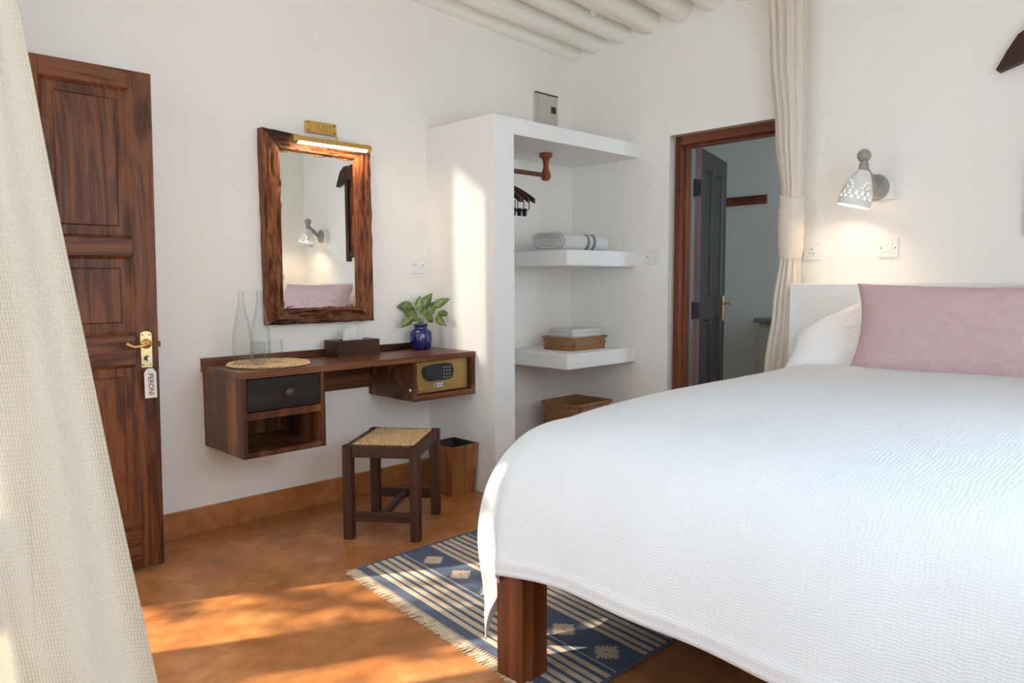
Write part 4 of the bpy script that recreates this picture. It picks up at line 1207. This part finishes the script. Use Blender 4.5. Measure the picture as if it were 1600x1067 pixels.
# cushions face -x : rotate so local -y (front) points to -x
lum = cushion(1.20, 0.455, 0.19, 2.0, 0.075, 60, 0.5, 0.008)
place(lum, (-0.560, -2.80, 0.964), math.radians(-17), math.radians(-90))
lc = obj('lumbar_cushion', lum, PINK, None, smooth=60, origin=(-0.56, -2.80, 0.75))
tag(lc, 'long dusty pink linen cushion leaning on the bed pillows', 'cushion')
for yy, lb_, sd in ((-2.235, 'white pillow at the left against the headboard', 4.0), (-3.36, 'white pillow farther along the headboard, seen in the mirror', 9.0)):
    p = cushion(0.80, 0.50, 0.18, sd, 0.07, 40, 0.5, 0.008)
    for v in p.v:                               # let it slump: the outer end droops
        f = max(0, (abs(v.x) / 0.40) - 0.1); s_ = -1 if yy > -2.8 else 1
        if v.x * s_ > 0: v.z -= 0.30 * (v.x * s_ / 0.40) ** 1.25 * (0.5 + v.z / 0.5)
    place(p, (-0.335, yy, 0.930), math.radians(-38), math.radians(-90))
    o = obj('pillow', p, SHEET, None, smooth=60, origin=(-0.33, yy, 0.75)); tag(o, lb_, 'pillow', 'white pillows against the headboard')

# ================================================================== BEDSIDE LAMPS
def sconce(yc, sg, label):
    t = thing('wall_lamp', label, 'wall lamp', (0, yc, 1.67), 0, 'pierced porcelain lamps over the headboard')
    # local: -x out of the wall, y along it
    m = MB(); pr = [(-0.064, -0.062), (0.064, -0.062), (0.064, 0.010)] + [(0.064 * math.cos(a), 0.010 + 0.058 * math.sin(a)) for a in [PI * k / 12 for k in range(1, 12)]] + [(-0.064, 0.010)]
    m.prism([(-0.018 * sg + y, z) for y, z in pr], -0.050, 0.0, 'x')
    obj('plinth', m, PLASTER_SMOOTH, t, smooth=35)
    m = MB(); m.lathe([(0.0, -0.078), (0.018, -0.077), (0.026, -0.070), (0.040, -0.069), (0.044, -0.064), (0.058, -0.063), (0.066, -0.058), (0.067, -0.050), (0.0, -0.050)], (0, 0.004 * sg, 0), 36, 'x')
    obj('rosette', m, PEWTER, t, smooth=40)
    m = MB()
    arm = [(-0.072, 0.0, 0.0), (-0.105, 0.004 * sg, 0.022), (-0.135, 0.008 * sg, 0.050), (-0.165, 0.012 * sg, 0.078), (-0.188, 0.015 * sg, 0.098)]
    m.tube(arm, [0.022, 0.017, 0.021, 0.016, 0.020], 14)
    m.tube([(-0.190, 0.015 * sg, 0.062), (-0.190, 0.015 * sg, 0.085), (-0.190, 0.015 * sg, 0.108), (-0.190, 0.015 * sg, 0.122)], [0.030, 0.024, 0.022, 0.015], 16)
    obj('arm', m, PEWTER, t, smooth=50)
    m = MB(); m.lathe([(0.0, -0.033)] + [(0.033 * math.sin(a), -0.033 * math.cos(a)) for a in [PI * k / 14 for k in range(1, 14)]] + [(0.0, 0.033)], (-0.190, 0.015 * sg, 0.148), 22)
    obj('finial_ball', m, PEWTER, t, smooth=60)
    # pierced bell shade: faces removed where the holes are
    A = Vector((-0.190, 0.016 * sg, 0.075)); Bm = Vector((-0.204, 0.056 * sg, -0.100)); axis = (Bm - A); Ls = axis.length
    q = axis.normalized().to_track_quat('Z', 'Y').to_matrix().to_4x4(); MM = Matrix.Translation(A) @ q
    def rs(h):
        f = h / Ls
        return 0.024 + (0.0795 - 0.024) * (math.sin(min(1, f * 1.04 + 0.04) * PI / 2) ** 0.85) if f < 0.9 else 0.0795
    dots = []
    for k in range(15): dots.append((k / 15, 0.675, 0.0038)); dots.append(((k + .5) / 15, 0.765, 0.0055)); dots.append((k / 15, 0.61, 0.0026))
    for c in range(3):
        for k in range(8):
            a = PI * (k + 0.5) / 8; dots.append(((c + 0.5) / 3 + 0.115 * math.cos(a), 0.56 - 0.24 * math.sin(a), 0.0027))
        for k in range(4):
            a = PI * (k + 0.5) / 4; dots.append(((c + 0.5) / 3 + 0.055 * math.cos(a), 0.56 - 0.11 * math.sin(a), 0.0024))
    na, nh = 220, 84; m = MB()
    for j in range(nh + 1):
        h = Ls * j / nh; r = rs(h)
        for i in range(na):
            a = 2 * PI * i / na; m.v.append(MM @ Vector((r * math.cos(a), r * math.sin(a), h)))
    for j in range(nh):
        fj = (j + .5) / nh; r = rs(Ls * fj)
        for i in range(na):
            ai = (i + .5) / na; hole = False
            if 0.2 < fj < 0.85:
                for (da, dh, dr) in dots:
                    ds = abs(ai - da % 1.0); ds = min(ds, 1 - ds) * 2 * PI * r
                    if ds > 0.012: continue
                    dz = (fj - dh) * Ls
                    if ds * ds + dz * dz * 0.8 < dr * dr: hole = True; break
            if not hole:
                i2 = (i + 1) % na; m.f.append((j * na + i, j * na + i2, (j + 1) * na + i2, (j + 1) * na + i)); m.mi.append(0)
    shd = obj('lamp_shade', m, SHADE, t, smooth=60, recalc=False, label='white porcelain bell shade pierced with small holes')
    so = shd.modifiers.new('wall', 'SOLIDIFY'); so.thickness = 0.003; so.offset = -1
    m = MB(); c = A.lerp(Bm, 0.52)
    m.lathe([(0.0, -0.022)] + [(0.022 * math.sin(a), -0.022 * math.cos(a)) for a in [PI * k / 10 for k in range(1, 10)]] + [(0.0, 0.022)], c, 16)
    obj('bulb', m, BULB, t, smooth=60)
    l = lamp('bulb_glow', 'POINT', (0, 0, 0), energy=3.2, color=(1.0, 0.74, 0.44), shadow_soft_size=0.024); l.parent = t; l.location = A.lerp(Bm, 0.72)
sconce(-2.112, 1, 'pierced white porcelain wall lamp between the curtain and the cushion')
sconce(-3.490, -1, 'pierced white porcelain wall lamp seen only in the mirror')

# carved wood piece hung over the headboard
cw = thing('carved_wood_surround', 'dark carved wooden wall piece with a hooked crossbar high above the bed', 'wall carving', (0, -2.90, 2.25))
OCW = (0, -2.90, 2.25)
half = [(0.275, 2.150), (0.285, 2.160), (0.245, 2.235), (0.205, 2.300), (0.150, 2.335), (0.09, 2.345), (0.05, 2.33), (0.0, 2.35)]
poly = [(-2.90 + y, z) for y, z in half] + [(-2.90 - y, z) for y, z in reversed(half[:-1])] + [(-2.90 - 0.16, 2.185), (-2.90 - 0.12, 2.20), (-2.90 + 0.12, 2.20), (-2.90 + 0.16, 2.185)]
obj('crossbar', MB().prism(poly, -0.045, 0.0, 'x'), CARVED, cw, origin=OCW)
for s_ in (-1, 1):
    m = MB(); m.bev(-0.035, 0.0, min(-2.90 + s_ * 0.09, -2.90 + s_ * 0.145), max(-2.90 + s_ * 0.09, -2.90 + s_ * 0.145), 1.40, 2.20, 0.004)
    obj('post', m, CARVED, cw, origin=OCW)
obj('cross_rail', MB().bev(-0.03, 0.0, -2.99, -2.81, 1.44, 1.50, 0.003), CARVED, cw, origin=OCW)
obj('backing_panel', MB().box(-0.012, 0.0, -2.99, -2.81, 1.50, 2.20), w_door('z'), cw, origin=OCW)

# small white fitting on the ceiling poles
ch = thing('ceiling_fitting', 'small white porcelain fitting hanging from the ceiling poles', 'ceiling fitting', (-0.46, -0.575, 2.90))
m = MB(); m.lathe([(0.0, -0.088), (0.012, -0.086), (0.020, -0.076), (0.024, -0.060), (0.022, -0.040), (0.024, -0.030), (0.022, -0.018), (0.010, -0.012), (0.006, 0.01), (0, 0.01)], seg=20)
obj('body', m, WPLASTIC, ch, smooth=50)

# ================================================================== BATHROOM THINGS
pr_ = thing('peg_rail', 'dark wooden peg rail on the bathroom wall', 'peg rail', (2.0, -0.2, 1.89))
OPR = (2.0, -0.2, 1.89)
obj('board', MB().bev(1.978, 2.0, -0.486, 0.15, 1.855, 1.930, 0.002), FRAMEWOOD_Y, pr_, origin=OPR)
for yy in (-0.37, -0.16, 0.05):
    m = MB(); m.tube([(1.98, yy, 1.89), (1.945, yy, 1.895), (1.935, yy, 1.897)], [0.007, 0.008, 0.013], 10); obj('peg', m, FRAMEWOOD, pr_, smooth=50, origin=OPR)
vn = thing('vanity_unit', 'pale washstand with grey stone top inside the bathroom', 'washstand', (1.75, -1.1, 0))
OV = (1.75, -1.1, 0)
obj('cabinet', MB().bev(1.52, 2.0, -1.6, -0.68, 0.0, 0.855, 0.004), BATHCAB, vn, origin=OV)
obj('stone_top', MB().bev(1.49, 2.0, -1.62, -0.645, 0.855, 0.892, 0.008, seg=3), STONE, vn, origin=OV)
tm_ = obj('tumbler', MB().lathe([(0, 0), (0.030, 0.0), (0.042, 0.11), (0.039, 0.11), (0.028, 0.006), (0, 0.006)], (0, 0, 0), 24, cap=False), plain('smoked_glass', (0.05, 0.055, 0.06), 0.15), None, 40)
tm_.location = (1.62, -0.83, 0.892); tag(tm_, 'dark tumbler on the bathroom washstand beside the curtain', 'tumbler')
lamp('bathroom_window_light', 'AREA', (1.15, -2.62, 1.55), (0, 1, 0), shape='RECTANGLE', size=1.1, size_y=1.3, energy=1.0, color=(0.8, 0.9, 1.0)).data.cycles.is_portal = True

# ================================================================== CURTAINS
bc = thing('tied_curtain', 'cream curtain gathered and knotted beside the headboard', 'curtain', (-0.11, -1.64, 0))
OBC = (-0.11, -1.64, 0)
def prof_at(z):
    # (y left, y right, depth radius)
    K = [(0.0, -1.47, -1.735, 0.075), (0.7, -1.565, -1.745, 0.07), (1.05, -1.602, -1.745, 0.065), (1.34, -1.632, -1.738, 0.05), (1.50, -1.640, -1.735, 0.042), (1.66, -1.632, -1.738, 0.045), (2.0, -1.590, -1.745, 0.06), (2.45, -1.55, -1.735, 0.07), (2.86, -1.53, -1.730, 0.075)]
    for a, b_ in zip(K, K[1:]):
        if z <= b_[0]:
            t = (z - a[0]) / (b_[0] - a[0]); t = t * t * (3 - 2 * t)
            return [a[i] + (b_[i] - a[i]) * t for i in range(1, 4)]
    return K[-1][1:]
def bcf(u, v, z0=0.0, z1=2.87, twist=0.0, pl=13, am=0.20):
    z = z0 + (z1 - z0) * v; yl, yr, dr_ = prof_at(z)
    a = 2 * PI * u; c = (yl + yr) / 2; hw = (yl - yr) / 2
    k = 1 + am * math.sin(pl * a + 1.2 * nz(z * .8, 1, 0) * 3 + twist * z) + 0.08 * math.sin(5 * a + 2)
    return (-0.098 + math.cos(a) * dr_ * k, c + math.sin(a) * hw * (1 + 0.10 * math.sin(pl * a + 2)), z)
m = MB(); m.grid(lambda u, v: bcf(u, v, 0.02, 1.40), 182, 60, uvfn=lambda u, v: (u * 1.4, v * 1.4))
obj('lower_drape', m, CREAM_NET, bc, smooth=180, origin=OBC, recalc=False)
m = MB(); m.grid(lambda u, v: bcf(u, v, 1.60, 2.87), 182, 60, uvfn=lambda u, v: (u * 1.4, v * 1.4))
obj('upper_drape', m, CREAM_NET, bc, smooth=180, origin=OBC, recalc=False)
m = MB()
def kf(u, v):
    z = 1.325 + 0.345 * v; a = 2 * PI * u
    r = 1.16 + 0.10 * math.sin(v * PI) + 0.045 * math.sin(8 * v * PI + 3 * math.sin(a) + 2 * a * 0)
    if v in (0.0,) or v >= 1.0: r *= 0.85
    return (-0.098 + math.cos(a) * 0.050 * r, -1.686 + math.sin(a) * 0.055 * r, z + 0.02 * math.sin(a + 1))
m.grid(kf, 60, 40, uvfn=lambda u, v: (u * .4, v * .35))
obj('knot', m, CREAM_NET, bc, smooth=180, origin=OBC, recalc=False)

# near curtain at the left, hanging in the terrace opening
def ncf(u, v):
    z = 0.0 + 2.9 * v
    xr = -3.612 - 0.150 * z - 0.012 * math.sin(z * 2.2)
    wdt = 0.95 - 0.12 * z
    s_ = u
    fold = 0.045 * math.sin(s_ * 17 + 0.5 + 0.25 * z) * (0.35 + 0.65 * min(1, s_ * 5)) + 0.02 * math.sin(s_ * 41 + z)
    fold += 0.006 * nz(s_ * 20, z * 3, 0) + 0.055 * math.exp(-((s_ - 0.19 - 0.012 * z) / 0.022) ** 2) * max(0.0, 1 - z / 2.2)
    return (xr - s_ * wdt, -2.40 + fold + 0.02 * nz(z * 1.5, 3, s_ * 3), z)
m = MB(); m.grid(ncf, 260, 160, uvfn=lambda u, v: (u * 1.1, v * 2.9))
nc = obj('door_curtain', m, CREAM_MUSLIN, None, smooth=180, origin=(-4.0, -2.4, 0), recalc=False)
tag(nc, 'cream crinkled muslin curtain hanging close to the camera at the left edge', 'curtain')
